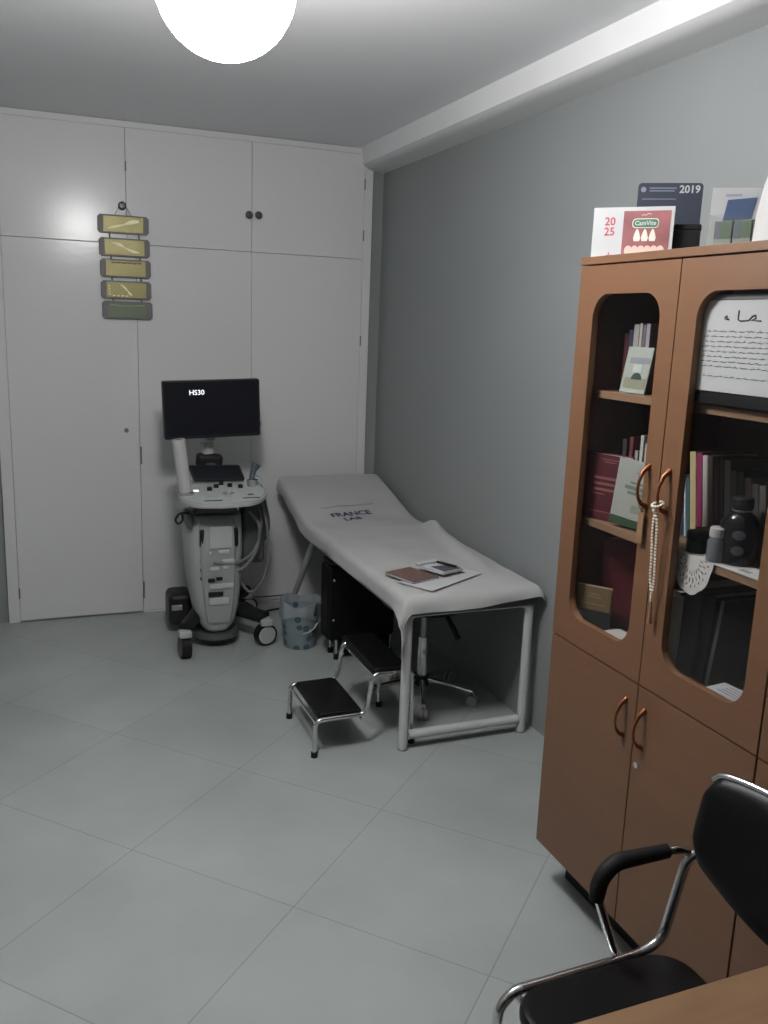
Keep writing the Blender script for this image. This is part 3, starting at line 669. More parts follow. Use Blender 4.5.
# ------------------------------------------------------------------ wall hanging of five gold plaques
wh = thing('wall_hanging', 'five gold calligraphic plaques hung one below the other on the closet knob', 'wall hanging', (.485, D - .03, 2.26), None)
py = D - .034
tops = [(2.215, .483), (2.098, .487), (1.990, .490), (1.878, .491), (1.772, .495)]
PH, PWd = .095, .262
for i, (zt, xc) in enumerate(tops):
    z0 = zt - PH
    k = M(); c_ = .012
    k.prism([(xc - PWd / 2, z0 + c_), (xc - PWd / 2 + c_, z0), (xc + PWd / 2 - c_, z0), (xc + PWd / 2, z0 + c_), (xc + PWd / 2, zt - c_), (xc + PWd / 2 - c_, zt), (xc - PWd / 2 + c_, zt), (xc - PWd / 2, zt - c_)],
            0, .012, mtx=Matrix(((1, 0, 0, 0), (0, 0, 1, py), (0, 1, 0, 0), (0, 0, 0, 1))), bev=.002)
    pq = k.build('plaque', MT['plaque_wood'], wh)
    M().box((xc - .103, py - .003, z0 + .008), (xc + .103, py + .001, zt - .008), .0012).build('gold_plate', MT['gold'] if i < 4 else MT['gold_dark'], pq)
    k = M()
    def ribbon(pts, ws):
        P = [Vector((p[0], p[1], 0)) for p in pts]; up_, lo_ = [], []
        for q in range(len(P)):
            d = (P[min(q + 1, len(P) - 1)] - P[max(q - 1, 0)]).normalized(); n_ = Vector((-d.y, d.x, 0))
            up_.append(P[q] + n_ * ws[q]); lo_.append(P[q] - n_ * ws[q])
        k.prism([(xc + v.x, z0 + v.y) for v in up_ + lo_[::-1]], py - .0042, py - .0028, mtx=Matrix(((1, 0, 0, 0), (0, 0, 1, 0), (0, 1, 0, 0), (0, 0, 0, 1))))
    if i == 0: ribbon([(-.082, .024), (-.055, .032), (-.025, .039), (-.004, .046), (.02, .055), (.05, .064), (.080, .068)], [.002, .0065, .006, .0025, .007, .011, .006])
    if i == 1: ribbon([(-.066, .068), (-.045, .066), (-.02, .058), (0, .047), (.022, .036), (.045, .029), (.074, .025)], [.002, .006, .007, .003, .006, .0075, .003])
    if i == 2:
        for j in range(6): ribbon([(-.075 + .027 * j, .078), (-.063 + .027 * j, .073 + .003 * (j % 2)), (-.052 + .027 * j, .079)], [.003, .004, .003])
    if i == 3:
        ribbon([(-.030, .076), (-.016, .066), (-.004, .054), (.006, .044), (.016, .030), (.028, .021)], [.002, .006, .005, .003, .006, .004])
        for j in range(4): ribbon([(-.092, .024 + .014 * j), (-.084, .026 + .014 * j)], [.004, .003])
        for j in range(4): ribbon([(-.07 + .022 * j, .016), (-.058 + .022 * j, .018)], [.003, .002])
    if i == 4: ribbon([(-.09, .076), (-.03, .069), (.03, .072), (.09, .076)], [.004, .004, .003, .004])
    k.build('script_and_glints', MT['dark_ink'] if i == 2 else (cmat('olive_relief', (.20, .24, .15)) if i == 4 else MT['gold_glint']), pq)  # script strokes, and lamp highlights painted as pale swooshes
    if i < 4:
        for s_ in (-.072, .078): M().cyl((xc + s_, py + .006, z0 + .001), (xc + s_ + .002, py + .006, tops[i + 1][0] - .001), .004, n=8).build('link', MT['plaque_wood'], wh)
M().tube([(.440, py + .006, 2.214), (.478, py - .012, 2.284), (.484, py - .012, 2.284), (.525, py + .006, 2.214)], .0015, n=6).build('hanging_cord', MT['dark_ink'], wh)

# ------------------------------------------------------------------ examination couch
BX0, BX1, BY0, BY1 = 1.305, 1.942, 3.0, 4.935
YH = 4.36
def ztop(y): return .664 if y < YH else .664 + (y - YH) * .262
co = thing('examination_couch', 'white framed medical examination couch with raised head end along the grey wall', 'couch', (1.62, 3.97, 0))
k = M(); k.box((BX0 + .014, BY0 + .011, .576), (BX1 - .012, YH - .004, .655), .022, 4); k.build('mattress', MT['mattress'], co)
ang = math.atan(.262)
k = M(); k.box((BX0 + .012, 0, -.066), (BX1 - .012, .592, -.001), .022, 4); k.build('headrest', MT['mattress'], co, mtx=Matrix.Translation((0, YH + .012, .656)) @ Matrix.Rotation(ang, 4, 'X'))
# (headrest pivots at the hinge line)
for xx in (BX0 + .045, BX1 - .050):
    M().tube([(xx, BY0 + .045, .566), (xx, YH + .1, .566)], .017, n=14).build('side_rail', MT['white_metal'], co)
    M().tube([(xx + (.012 if xx < 1.6 else -.012), YH + .02, .548), (xx + (.012 if xx < 1.6 else -.012), 4.86, .001)], .017, n=14).build('leg', MT['white_metal'], co)
    M().tube([(xx, YH + .012, .568), (xx, YH + .50, .566 + .48 * .262)], .013, n=12).build('headrest_rail', MT['white_metal'], co)
M().tube([(BX0 + .055, YH - .02, .560), (BX1 - .06, YH - .02, .560)], .012, n=12).build('hinge_bar', MT['white_metal'], co)
M().tube([(BX0 + .05, 4.80, .06), (BX1 - .055, 4.80, .06)], .014, n=12).build('cross_bar', MT['white_metal'], co)
fy = 3.045
for xx, xi in ((1.345, 1.42), (1.897, 1.82)):
    M().tube([(xx, fy, .008), (xx, fy, .586), (xi, fy, .587)], .0195, n=16, smooth=.07).build('leg', MT['white_metal'], co)
    M().cyl((xx, fy, 0.0005), (xx, fy, .0075), .021).build('foot_cap', MT['machine_grey'], co)
M().tube([(1.42, fy, .587), (1.82, fy, .587)], .0195, n=16).build('top_bar', MT['white_metal'], co)
M().tube([(1.366, fy, .062), (1.876, fy, .062)], .0195, n=16).build('cross_bar', MT['white_metal'], co)

# sheet
rs = random.Random(5)
def fold_edge(d, r=.034):
    """d = distance inward along the cloth from the edge start; negative = over the side. returns (inward offset, drop)"""
    al = r * PI / 2
    if d >= r: return d, 0.0
    # arc begins at inward r and ends at inward 0 after arc length al
    s = r - d
    if s <= al: a = s / r; return r - r * math.sin(a), r * (1 - math.cos(a))
    return 0.0, r + (s - al)
def noise2(x, y):
    return (math.sin(13 * x + 7 * y + .5) * .5 + math.sin(29 * x - 17 * y + 1.3) * .3 + math.sin(5 * x + 31 * y + 2.1) * .35)
def sheet_z(x, y, topness=1.0):
    zt = ztop(y)
    if abs(y - YH) < .09:                 # soften the hinge crease
        q = (y - YH) / .09; zt = .664 + .262 * .09 * ((q + 1) ** 2) / 4
    z = zt + .0022 * noise2(x * 1.3, y) * topness * 1.3
    # ridge pushed up near the wall, running diagonally towards the foot
    rx0, ry0, rx1, ry1 = 1.91, 4.10, 1.80, 3.20
    px, py_ = x - rx0, y - ry0; lx, ly = rx1 - rx0, ry1 - ry0; L2 = math.hypot(lx, ly)
    al = (px * lx + py_ * ly) / L2; dd = abs(px * ly - py_ * lx) / L2
    if -.05 < al < L2 + .1: z += .026 * math.exp(-(dd / .045) ** 2) * max(0, min(1, (al + .05) / .12)) * max(0, min(1, (L2 + .1 - al) / .5)) * topness
    ax_, ay_ = x - 1.935, y - 4.03
    z += .03 * math.exp(-(ax_ / .06) ** 2 - (ay_ / .10) ** 2) * topness
    z += .012 * math.exp(-((y - 4.25 + .25 * (x - 1.3)) / .05) ** 2) * max(0, min(1, (x - 1.5) / .3)) * topness
    return z
NT, NS = 64, 150
t = bmesh.new(); V = {}
Wd, Ld = BX1 - BX0, BY1 - BY0
for i in range(NS + 1):
    for j in range(NT + 1):
        uj = j / NT; ui = i / NS
        dL = .055 + .085 * max(0, 1 - ui / .12) ** 1.3; dR = .012
        tt = -dL + uj * (Wd + dL + dR)
        dF = .044 + (1 - uj) * .008 - max(0, uj - .6) * .06
        if uj < .22: dF += (.22 - uj) * .48
        ss = -dF + ui * (Ld + dF - .012)
        xl, z1 = fold_edge(tt); xr, z2 = fold_edge(Wd - tt)
        x = BX0 + xl if tt < Wd / 2 else BX1 - xr
        yl, z3 = fold_edge(ss, .042); yr, z4 = fold_edge(Ld - ss, .02)
        y = BY0 + yl if ss < Ld / 2 else BY1 - yr
        topness = 1.0 if (z1 + z2 + z3 + z4) < .004 else .35
        z = sheet_z(x, y, topness) - (z1 + z2) - (z3 + z4)
        drop = z1 + z2
        ox = 0; oy = 0
        if z1 > .03: ox -= .006 * (1 + math.sin(9 * y) + .6 * math.sin(23 * y + 1)) * min(1, (z1 - .03) / .05)
        if z3 > .03: oy -= .005 * (1 + math.sin(17 * x) + .6 * math.sin(37 * x + 2)) * min(1, (z3 - .03) / .05)
        if z1 + z3 > .10 and z1 > .03 and z3 > .03:      # bunched hanging corner
            q = min(1, (z1 + z3 - .10) / .08); ox += q * (.022 + .010 * math.sin(60 * (tt - ss))); oy += q * (.006 + .010 * math.sin(50 * (tt - ss) + 1))
        V[i, j] = t.verts.new((x + ox, y + oy, z))
for i in range(NS):
    for j in range(NT): t.faces.new((V[i, j], V[i + 1, j], V[i + 1, j + 1], V[i, j + 1]))
bmesh.ops.recalc_face_normals(t, faces=t.faces)
sh = thing('couch_sheet', 'white disposable sheet with navy lettering draped over the examination couch', 'sheet', (1.62, 3.97, .664))
k = M(); k._merge(t); so = k.build('cloth', MT['sheet'], sh, sharp=80)
md = so.modifiers.new('thick', 'SOLIDIFY'); md.thickness = .0018; md.offset = 1
# printing on the raised head end
def drape_text(body, size, x, y, turn, name, m, bold):
    o = text(body, size, rot2(x, y, turn), name, m, sh, ext=.0, bold=bold)
    off = ROOTLOC[sh.name]
    for v in o.data.vertices:
        v.co.z = sheet_z(v.co.x + off.x, v.co.y + off.y) + .0035 - off.z
def rot2(x, y, turn): return Matrix.Translation((x, y, 0)) @ Matrix.Rotation(turn, 4, 'Z')
drape_text('FRANCE', .064, 1.585, 4.420, .10, 'printed_lettering', MT['navy_ink'], .0022)
drape_text('LAB', .060, 1.572, 4.350, .10, 'printed_lettering', MT['navy_ink'], .0022)
k = M(); rq = random.Random(11); xa = 1.44
while xa < 1.76:                      # faint illegible line of small print
    w_ = rq.uniform(.008, .020); ya = 4.520 + (xa - 1.60) * .10
    k.box((xa, ya - .010, sheet_z(xa, ya) + .002), (xa + w_, ya + .010, sheet_z(xa, ya) + .0035)); xa += w_ + rq.uniform(.003, .008)
k.build('printed_small_line', cmat('faint_print', (.20, .215, .23)), sh)

# papers on the couch
PZ = .6735
def rot_at(x, y, deg, z=PZ): return Matrix.Translation((x, y, z)) @ Matrix.Rotation(math.radians(deg), 4, 'Z')
pp = thing('paper_sheet', 'white printed sheet lying under the brown notebook on the couch', 'paper', (0, 0, 0), 'papers on the couch', mtx=rot_at(1.555, 3.185, 30))
M().box((-.18, -.075, 0), (.19, .10, .0006)).build('page', MT['paper'], pp, local=True)
for a in (.135, .165): M().box((a - .012, -.020 + (a - .135), .0007), (a + .012, .045, .0011)).build('printed_photo', cmat('printed_photo', (.04, .065, .11)), pp, local=True)
nb = thing('notebook', 'brown notebook lying open side down beside the white booklet', 'notebook', (0, 0, 0), 'papers on the couch', mtx=rot_at(1.440, 3.242, 20, PZ + .0012))
M().box((-.072, -.085, .0012), (.066, .083, .0085)).build('pages', MT['paper'], nb, local=True)
k = M(); k.box((-.074, -.087, .0088), (.070, .087, .0108), .0006); k.box((-.074, -.087, 0), (.070, .087, .0011)); k.box((.0665, -.087, .0011), (.070, .087, .0088)); k.build('cover', cmat('notebook_brown', (.13, .075, .062)), nb, local=True)
bk = thing('booklet', 'white booklet with a dark picture lying on the brown notebook', 'booklet', (0, 0, 0), 'papers on the couch', mtx=rot_at(1.578, 3.285, 24, PZ + .0135) @ Matrix.Rotation(.02, 4, 'Y'))
M().box((-.062, -.086, 0), (.062, .076, .009), .001).build('pages', MT['paper'], bk, local=True)
M().box((-.063, -.087, .0092), (.063, .077, .0102)).build('cover', MT['paper'], bk, local=True)
M().prism([(-.046, -.078), (.055, -.078), (.050, -.01), (-.03, .015)], .0103, .0107).build('dark_picture', cmat('slate_print', (.07, .075, .085)), bk, local=True)
M().box((-.063, .046, .0104), (.063, .077, .021), .004).build('curled_page', MT['paper'], bk, local=True)
pn = thing('pen', 'black pen lying across the white booklet on the couch', 'pen', (0, 0, 0), 'papers on the couch', mtx=rot_at(1.625, 3.275, -62, PZ + .0310))
M().cyl((-.062, 0, 0), (.045, 0, 0), .0048, n=10).build('barrel', MT['black_plastic'], pn, local=True); M().cyl((.0455, 0, 0), (.064, 0, 0), .0045, .0012, n=10).build('tip', MT['steel'], pn, local=True)
M().box((-.06, -.001, .0045), (-.025, .001, .0065)).build('clip', MT['steel'], pn, local=True)

# ------------------------------------------------------------------ two-step stool
st = thing('step_stool', 'two-step chrome footstool with black padded treads beside the couch', 'stool', (1.2, 3.26, 0))
def tread(x0, x1, y0, y1, z):
    return M().box((x0, y0, z - .032), (x1, y1, z), .012, 3).build('tread', MT['black_vinyl'], st)
tread(1.002, 1.186, 3.104, 3.450, .175); tread(1.232, 1.385, 3.104, 3.520, .340)
R_ = .0095
for y in (3.091, 3.463):
    M().tube([(.982, y, .012), (.985, y, .155), (1.19, y, .158), (1.205, y, .20), (1.222, y, .322), (1.392, y, .322), (1.402, y, .012)], R_, n=12, smooth=.028).build('side_frame', MT['chrome'], st)
    for xx in (.982, 1.402): M().cyl((xx, y, 0.0005), (xx, y, .022), .0135, n=14).build('rubber_foot', MT['black_rubber'], st)
for x, z in ((.99, .135), (1.18, .135), (1.24, .300), (1.37, .300)):
    M().cyl((x, 3.095, z), (x, 3.459, z), .006, n=10).build('cross_rod', MT['chrome'], st)

# ------------------------------------------------------------------ swivel stool under the couch
hx, hy = 1.630, 3.502
ss_ = thing('swivel_stool', 'black seated swivel stool on a chrome five-star base under the couch', 'stool', (hx, hy, 0))
M().lathe([(0, 0), (.185, 0), (.20, .012), (.205, .03), (.195, .05), (.16, .06), (0, .062)], c=(hx, hy, .452)).build('seat', MT['black_vinyl'], ss_)
M().box((hx - .08, hy - .07, .425), (hx + .08, hy + .07, .4515), .006).build('mechanism', MT['black_plastic'], ss_)
M().tube([(1.675, 3.46, .440), (1.700, 3.42, .420), (1.722, 3.395, .370), (1.745, 3.38, .318)], .008, n=10, radii=[.009, .011, .013, .014]).build('lever', MT['black_plastic'], ss_)
M().cyl((hx, hy, .095), (hx, hy, .30), .025).build('gas_lift_sleeve', MT['chrome'], ss_); M().cyl((hx, hy, .3005), (hx, hy, .4245), .016).build('gas_lift_rod', MT['steel'], ss_)
M().lathe([(0, 0), (.035, 0), (.04, .02), (.032, .045), (0, .046)], c=(hx, hy, .068)).build('hub', MT['black_plastic'], ss_)
for i in range(5):
    a = math.radians(-40 + 72 * i); dx, dy = math.cos(a), math.sin(a); L = .245
    ar = M().tube([(hx + dx * .03, hy + dy * .03, .092), (hx + dx * L * .6, hy + dy * L * .6, .082), (hx + dx * L, hy + dy * L, .066)], .012, n=10, radii=[.014, .012, .010]).build('base_arm', MT['chrome'], ss_)
    cx_, cy_ = hx + dx * L, hy + dy * L
    kk = M()
    for s_ in (-1, 1):
        ox, oy = -dy * .011 * s_, dx * .011 * s_
        kk.cyl((cx_ + ox * .5 - .0, cy_ + oy * .5, .0255), (cx_ + ox * 1.7, cy_ + oy * 1.7, .0255), .025, n=18)
    kk.build('caster', cmat('caster_pale', (.30, .30, .29)), ar)
    M().cyl((cx_, cy_, .05), (cx_, cy_, .064), .006, n=8).build('caster_pin', MT['steel'], ar)

# ------------------------------------------------------------------ black padded stool further back under the couch
ps = thing('padded_bench', 'black padded block bench with short chrome legs under the couch behind the step stool', 'bench', (1.53, 4.1, 0))
M().box((1.342, 4.046, .105), (1.712, 4.186, .505), .022, 4).build('cushion_block', MT['black_vinyl'], ps)
M().box((1.415, 4.050, .030), (1.690, 4.180, .1045), .012, 3).build('lower_panel', MT['black_vinyl'], ps)
M().box((1.350, 4.050, .5055), (1.692, 4.182, .528), .010, 3).build('top_pad', cmat('charcoal_vinyl', (.035, .035, .036), .5), ps)
for x, y in ((1.398, 4.066), (1.398, 4.166), (1.697, 4.066), (1.697, 4.166)):
    lg = M().cyl((x, y, .012), (x, y, .1045), .0085, n=12).build('leg', MT['chrome'], ps)
    M().cyl((x, y, .0005), (x, y, .028), .014, n=14).build('rubber_foot', MT['black_rubber'], lg)
for z in (.43, .22): M().sphere((1.372, 4.044, z), .008, n=12).build('stud', MT['chrome'], ps)

# ------------------------------------------------------------------ waste basket
wb = thing('waste_basket', 'pale plastic waste basket with blue spots beside the ultrasound machine', 'bin', (1.274, 4.312, 0))
M().lathe([(0, .0005), (.080, .0005), (.085, .006), (.105, .205), (.107, .212), (.103, .212), (.081, .010), (0, .008)], c=(1.274, 4.312, 0), n=36).build('bin_body', MT['spots'], wb)
t = bmesh.new(); R2 = {}
for i in range(9):
    for j in range(49):
        a = 2 * PI * j / 48; q = i / 8
        rr = .109 + .004 * math.sin(5 * a + 2) * q + .003 * math.sin(11 * a)
        z = .178 + .016 * math.sin(3 * a + 1) + (.075 - .016 * math.sin(3 * a + 1)) * q + .012 * math.sin(4 * a) * q
        rr += .003 - .003 * (1 - q)
        R2[i, j] = t.verts.new((1.274 + rr * math.cos(a), 4.312 + rr * math.sin(a), z))
for i in range(8):
    for j in range(48): t.faces.new((R2[i, j], R2[i, j + 1], R2[i + 1, j + 1], R2[i + 1, j]))
bmesh.ops.remove_doubles(t, verts=t.verts, dist=1e-5); bmesh.ops.recalc_face_normals(t, faces=t.faces)
k = M(); k._merge(t); ln = k.build('liner_bag', MT['liner'], wb); md = ln.modifiers.new('thick', 'SOLIDIFY'); md.thickness = .0015
M().prism([(0, 0), (.022, 0), (.020, .055), (.013, .06)], -.001, .001, mtx=frame((1.312, 4.197, .195), (.95, .28, 0), (0, 0, 1))).build('dark_sticker', MT['navy_card'], wb)
M().tube([(1.262, 4.212, .098), (1.290, 4.211, .102), (1.325, 4.222, .118), (1.352, 4.245, .14)], .004, n=8).build('tie_string', MT['paper'], wb)

# ------------------------------------------------------------------ ultrasound machine
um = thing('ultrasound_machine', 'wheeled ultrasound machine with black monitor standing before the closet', 'ultrasound machine', (.86, 4.58, 0))
def sring(cx, cy, z, a, b_, n=3.2, N=40):
    out = []
    for i in range(N):
        th = 2 * PI * i / N; c, s_ = math.cos(th), math.sin(th)
        out.append((cx + a * math.copysign(abs(c) ** (2 / n), c), cy + b_ * math.copysign(abs(s_) ** (2 / n), s_), z))
    return out
k = M()
prof = [(.088, .85, 4.440, .040, .045), (.095, .85, 4.444, .058, .060), (.115, .85, 4.452, .078, .080), (.15, .85, 4.464, .097, .098), (.21, .85, 4.48, .116, .118), (.30, .849, 4.495, .131, .135),
        (.42, .846, 4.50, .142, .146), (.54, .843, 4.505, .148, .150), (.64, .841, 4.51, .150, .150), (.70, .840, 4.52, .149, .140), (.715, .840, 4.52, .140, .130)]
k.loft([sring(cx, cy, z, a, b_) for z, cx, cy, a, b_ in prof]); body = k.build('body_shell', MT['machine'], um, sharp=60)
# raised front face strip
k = M(); rings = []
for z, cx, cy, a, b_ in prof[3:10]:
    fyy = cy - b_
    rings.append([(cx - a * .62, fyy - .004, z), (cx - a * .56, fyy - .012, z), (cx + a * .56, fyy - .012, z), (cx + a * .62, fyy - .004, z), (cx + a * .55, fyy + .03, z), (cx - a * .55, fyy + .03, z)])
k.loft(rings); k.build('front_panel', cmat('machine_mid_grey', (.27, .275, .275)), body)
FY = 4.336
M().box((.800, 4.3355, .555), (.912, 4.346, .668), .003).build('pale_label', MT['machine_light'], body)
for z0, x0_, x1_, m_ in ((.520, .842, .905, 'machine_light'), (.515, .792, .815, 'machine_light'), (.470, .86, .93, 'machine_light'), (.430, .80, .85, 'machine_light'), (.440, .868, .905, 'machine_light')):
    M().box((x0_, 4.337, z0), (x1_, 4.350, z0 + .026), .010, 3).build('button', MT[m_], body)
M().box((.790, 4.333, .378), (.826, 4.352, .396), .002).build('slot', MT['black_plastic'], body); M().box((.832, 4.333, .386), (.864, 4.352, .402), .002).build('slot', MT['black_plastic'], body)
M().box((.792, 4.336, .300), (.868, 4.360, .322), .002).build('slot', MT['black_plastic'], body)
M().box((.795, 4.340, .252), (.90, 4.368, .290), .006).build('drive_panel', MT['machine_light'], body); M().box((.80, 4.336, .338), (.925, 4.354, .366), .006).build('drive_panel', MT['machine_light'], body)
for x, s_ in ((.764, -1), (.936, 1)): M().box((x - .014, 4.345, .555), (x + .014, 4.385, .655), .012, 3).build('side_grip', MT['black_plastic'], body)
for z in (.385, .43, .475): M().box((.755, 4.352, z), (.766, 4.372, z + .016), .003).build('port', MT['black_plastic'], body)
M().box((.735, 4.40, .7155), (.955, 4.62, .772), .015, 3).build('console_neck', MT['machine_dark'], um)
# base: dark hub, four arms and casters
M().box((.76, 4.50, .10), (.95, 4.84, .21), .03, 3).build('base_hub', MT['black_plastic'], um)
M().lathe([(0, .040), (.105, .040), (.125, .055), (.120, .080), (0, .086)], c=(.855, 4.48, 0)).build('foot_bumper', MT['machine_dark'], um)
cas = ((.664, 4.300, 0.06), (1.100, 4.370, 1.30), (.690, 4.875, .2), (1.110, 4.860, -.2))
for x, y, az in cas:
    ar = M().tube([(.80 if x < .85 else .90, 4.58 if y < 4.6 else 4.74, .160), ((x + .85) / 2, (y + 4.66) / 2, .168), (x, y, .150)], .03, n=14, radii=[.045, .040, .036]).build('base_arm', MT['black_plastic'], um)
    d = Vector((math.cos(az), math.sin(az), 0)); d = d if x < .85 else Vector((math.sin(.25), -math.cos(.25), 0))
    c0 = Vector((x, y, .059))
    w = M().cyl(c0 - d * .024, c0 + d * .024, .0585, n=32).build('wheel', MT['black_rubber'], ar)
    kk = M(); 
    for s_ in (-1, 1): kk.cyl(c0 + d * (.0242 * s_), c0 + d * (.028 * s_), .049, .045, n=28)
    kk.build('hub_cap', MT['machine'] if x > .85 else MT['machine_dark'], ar)
    M().box((x - .032, y - .042, .112), (x + .032, y + .030, .150), .010, 3).build('caster_fork', MT['machine'], ar)
M().box((.632, 4.62, .055), (.765, 4.80, .235), .035, 4).build('battery_box', MT['black_plastic'], um)
M().box((.645, 4.606, .150), (.700, 4.621, .180), .004).build('pedal_plate', MT['machine_grey'], um)
# console
cp = [(.672, 4.62), (.652, 4.40), (.662, 4.285), (.690, 4.222), (.735, 4.190), (.86, 4.176), (.99, 4.204), (1.052, 4.262), (1.100, 4.36), (1.128, 4.48), (1.120, 4.66), (1.06, 4.74), (.72, 4.70)]
P3 = [Vector((a, b_, 0)) for a, b_ in cp]; P3 = fillet(P3 + [P3[0]], .03, 4)
poly = [(p.x, p.y) for p in P3[:-1]]
tiltm = Matrix.Translation((.88, 4.2, .805)) @ Matrix.Rotation(.045, 4, 'X') @ Matrix.Translation((-.88, -4.2, 0))
k = M(); k.prism(poly, -.010, .014, bev=.006); con = k.build('console', MT['machine'], um, mtx=tiltm)
inner = [(.885 + (x - .885) * .93, 4.45 + (y - 4.45) * .93) for x, y in poly]
k = M(); k.prism(inner, .0142, .0165); k.build('key_surface', MT['console'], con, mtx=tiltm)
def on_console(x, y, z=.0168): return tiltm @ Vector((x, y, z))
for x, y in ((.822, 4.46), (.868, 4.52), (.905, 4.58), (.942, 4.53), (.992, 4.50)):
    p0 = on_console(x, y); kk = M(); kk.lathe([(0, 0), (.0135, 0), (.0125, .016), (.010, .018), (0, .018)], c=tuple(p0), n=18); kk.build('dial', MT['black_plastic'], con)
p0 = on_console(.905, 4.385); kk = M(); kk.lathe([(.018, 0), (.030, 0), (.029, .004), (.019, .005)], c=tuple(p0)); kk.build('trackball_ring', MT['machine_grey'], con)
kk = M(); kk.sphere(tuple(on_console(.905, 4.385, .014)), .017); kk.build('trackball', MT['white_plastic'], con)
for x0_, y0_, x1_, y1_ in ((.755, 4.235, .845, 4.243), (.955, 4.268, 1.040, 4.276), (.995, 4.335, 1.025, 4.350)):
    k = M(); k.box((x0_, y0_, .0166), (x1_, y1_, .019)); k.build('key_bar', MT['black_plastic'], con, mtx=tiltm)
k = M()
for i in range(6):
    for j in range(2): k.box((.76 + .028 * i, 4.30 + .03 * j, .0166), (.780 + .028 * i, 4.318 + .03 * j, .0195), .001)
k.build('keypad', MT['console'], con, mtx=tiltm)
k = M(); k.box((.740, 4.445, .0166), (.766, 4.472, .020), .001); k.build('status_light', MT['led'], con, mtx=tiltm)
# touch panel leaning back, arm joint, neck and monitor
tm = frame((.895, 4.640, .893), (1, .03, -.02), (-.22, .55, .75))
k = M(); k.prism(rrect(-.138, -.046, .138, .046, .010), -.012, .006, bev=.002); tp = k.build('touch_panel', MT['black_plastic'], um, mtx=tm)
k = M(); k.prism(rrect(-.128, -.037, .128, .037, .004), .0062, .0072); k.build('touch_screen', MT['screen'], tp, mtx=tm)
k = M(); k.box((-.072, -.035, -.04), (.072, .035, .04), .025, 4); k.build('arm_joint', MT['black_plastic'], um, mtx=Matrix.Translation((.872, 4.735, .945)) @ Matrix.Rotation(.08, 4, 'Y'))
M().cyl((.866, 4.74, .985), (.860, 4.74, 1.045), .037).build('neck_collar', MT['white_plastic'], um)
M().box((.84, 4.63, 1.066), (.888, 4.76, 1.30), .012, 3).build('monitor_arm', MT['machine_grey'], um)
M().box((.84, 4.70, .80), (.91, 4.78, .95), .012).build('arm_post', MT['machine_dark'], um)
mm = Matrix.Translation((.856, 4.56, 1.243)) @ Matrix.Rotation(math.radians(-3.5), 4, 'Y').inverted() @ Matrix.Rotation(math.radians(-3), 4, 'X')
mm = Matrix.Translation((.856, 4.56, 1.243)) @ Matrix.Rotation(math.radians(-2.2), 4, 'Y') @ Matrix.Rotation(math.radians(2), 4, 'X')
k = M(); k.prism(rrect(-.249, -.149, .249, .149, .010), -.016, .022, mtx=Matrix(((1, 0, 0, 0), (0, 0, 1, 0), (0, 1, 0, 0), (0, 0, 0, 1))), bev=.004); mon = k.build('monitor', MT['black_plastic'], um, mtx=mm)
M().box((-.240, -.0172, -.133), (.240, -.0162, .140)).build('screen', MT['screen'], mon, mtx=mm)
text('HS30', .036, mm @ frame((-.078, -.0176, .087), (1, 0, 0), (0, 0, 1)), 'screen_lettering', MT['screen_text'], mon, bold=.0003)
M().box((.250, -.004, -.098), (.259, .010, -.080), .002, mtx=mm).build('side_button', MT['steel'], mon)
M().box((-.12, .0225, -.09), (.12, .05, .09), .012, mtx=mm).build('rear_housing', MT['black_plastic'], mon)
# probe holders at both ends of the console, cables
M().lathe([(.018, 0), (.026, 0), (.030, .05), (.026, .05), (.020, .004)], c=(1.062, 4.53, .822)).build('probe_holder', MT['machine_grey'], um)
M().lathe([(.030, 0), (.042, 0), (.044, .012), (.038, .014), (.036, .004)], c=(.690, 4.40, .8265)).build('cup_holder', MT['machine_grey'], um)
def cable(pts, r, m_, name='cable'):
    return M().tube(pts, r, n=8, smooth=.08).build(name, MT[m_], um)
cable([(1.02, 4.42, .72), (1.075, 4.40, .66), (1.065, 4.40, .52), (.99, 4.37, .44), (.95, 4.37, .42)], .009, 'cable_grey')
cable([(1.09, 4.50, .79), (1.125, 4.46, .66), (1.14, 4.45, .45), (1.10, 4.45, .32), (1.045, 4.46, .26), (1.00, 4.48, .30), (.985, 4.5, .40)], .008, 'cable_grey')
cable([(1.07, 4.47, .78), (1.10, 4.44, .64), (1.04, 4.39, .50), (.93, 4.345, .46), (.82, 4.335, .48)], .007, 'cable_grey')
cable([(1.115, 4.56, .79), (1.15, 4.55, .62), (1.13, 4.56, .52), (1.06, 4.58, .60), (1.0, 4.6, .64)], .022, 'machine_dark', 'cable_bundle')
M().box((1.000, 4.48, .42), (1.125, 4.60, .765), .03, 3).build('shade_block', MT['machine_dark'], um)  # added dark block imitating the shade to the right of the body
cable([(.70, 4.38, .735), (.655, 4.37, .742), (.632, 4.37, .705), (.648, 4.37, .682), (.672, 4.37, .70), (.668, 4.37, .74)], .006, 'black_plastic', 'cable_hook')
M().box((.692, 4.36, .655), (.722, 4.50, .735), .012).build('side_socket', MT['machine_dark'], um)
k = M(); k.tube([(1.0, 4.72, .17), (1.10, 4.78, .10), (1.20, 4.86, .012), (1.30, 4.92, .006), (1.44, 4.93, .006), (1.60, 5.02, .006)], .006, n=8, smooth=.1); k.build('power_cable', MT['black_plastic'], um)
k = M(); k.tube([(1.0, 4.76, .20), (1.12, 4.90, .10), (1.25, 5.0, .06), (1.40, 5.04, .05)], .004, n=8, smooth=.1); k.build('power_cable', MT['machine_dark'], um)
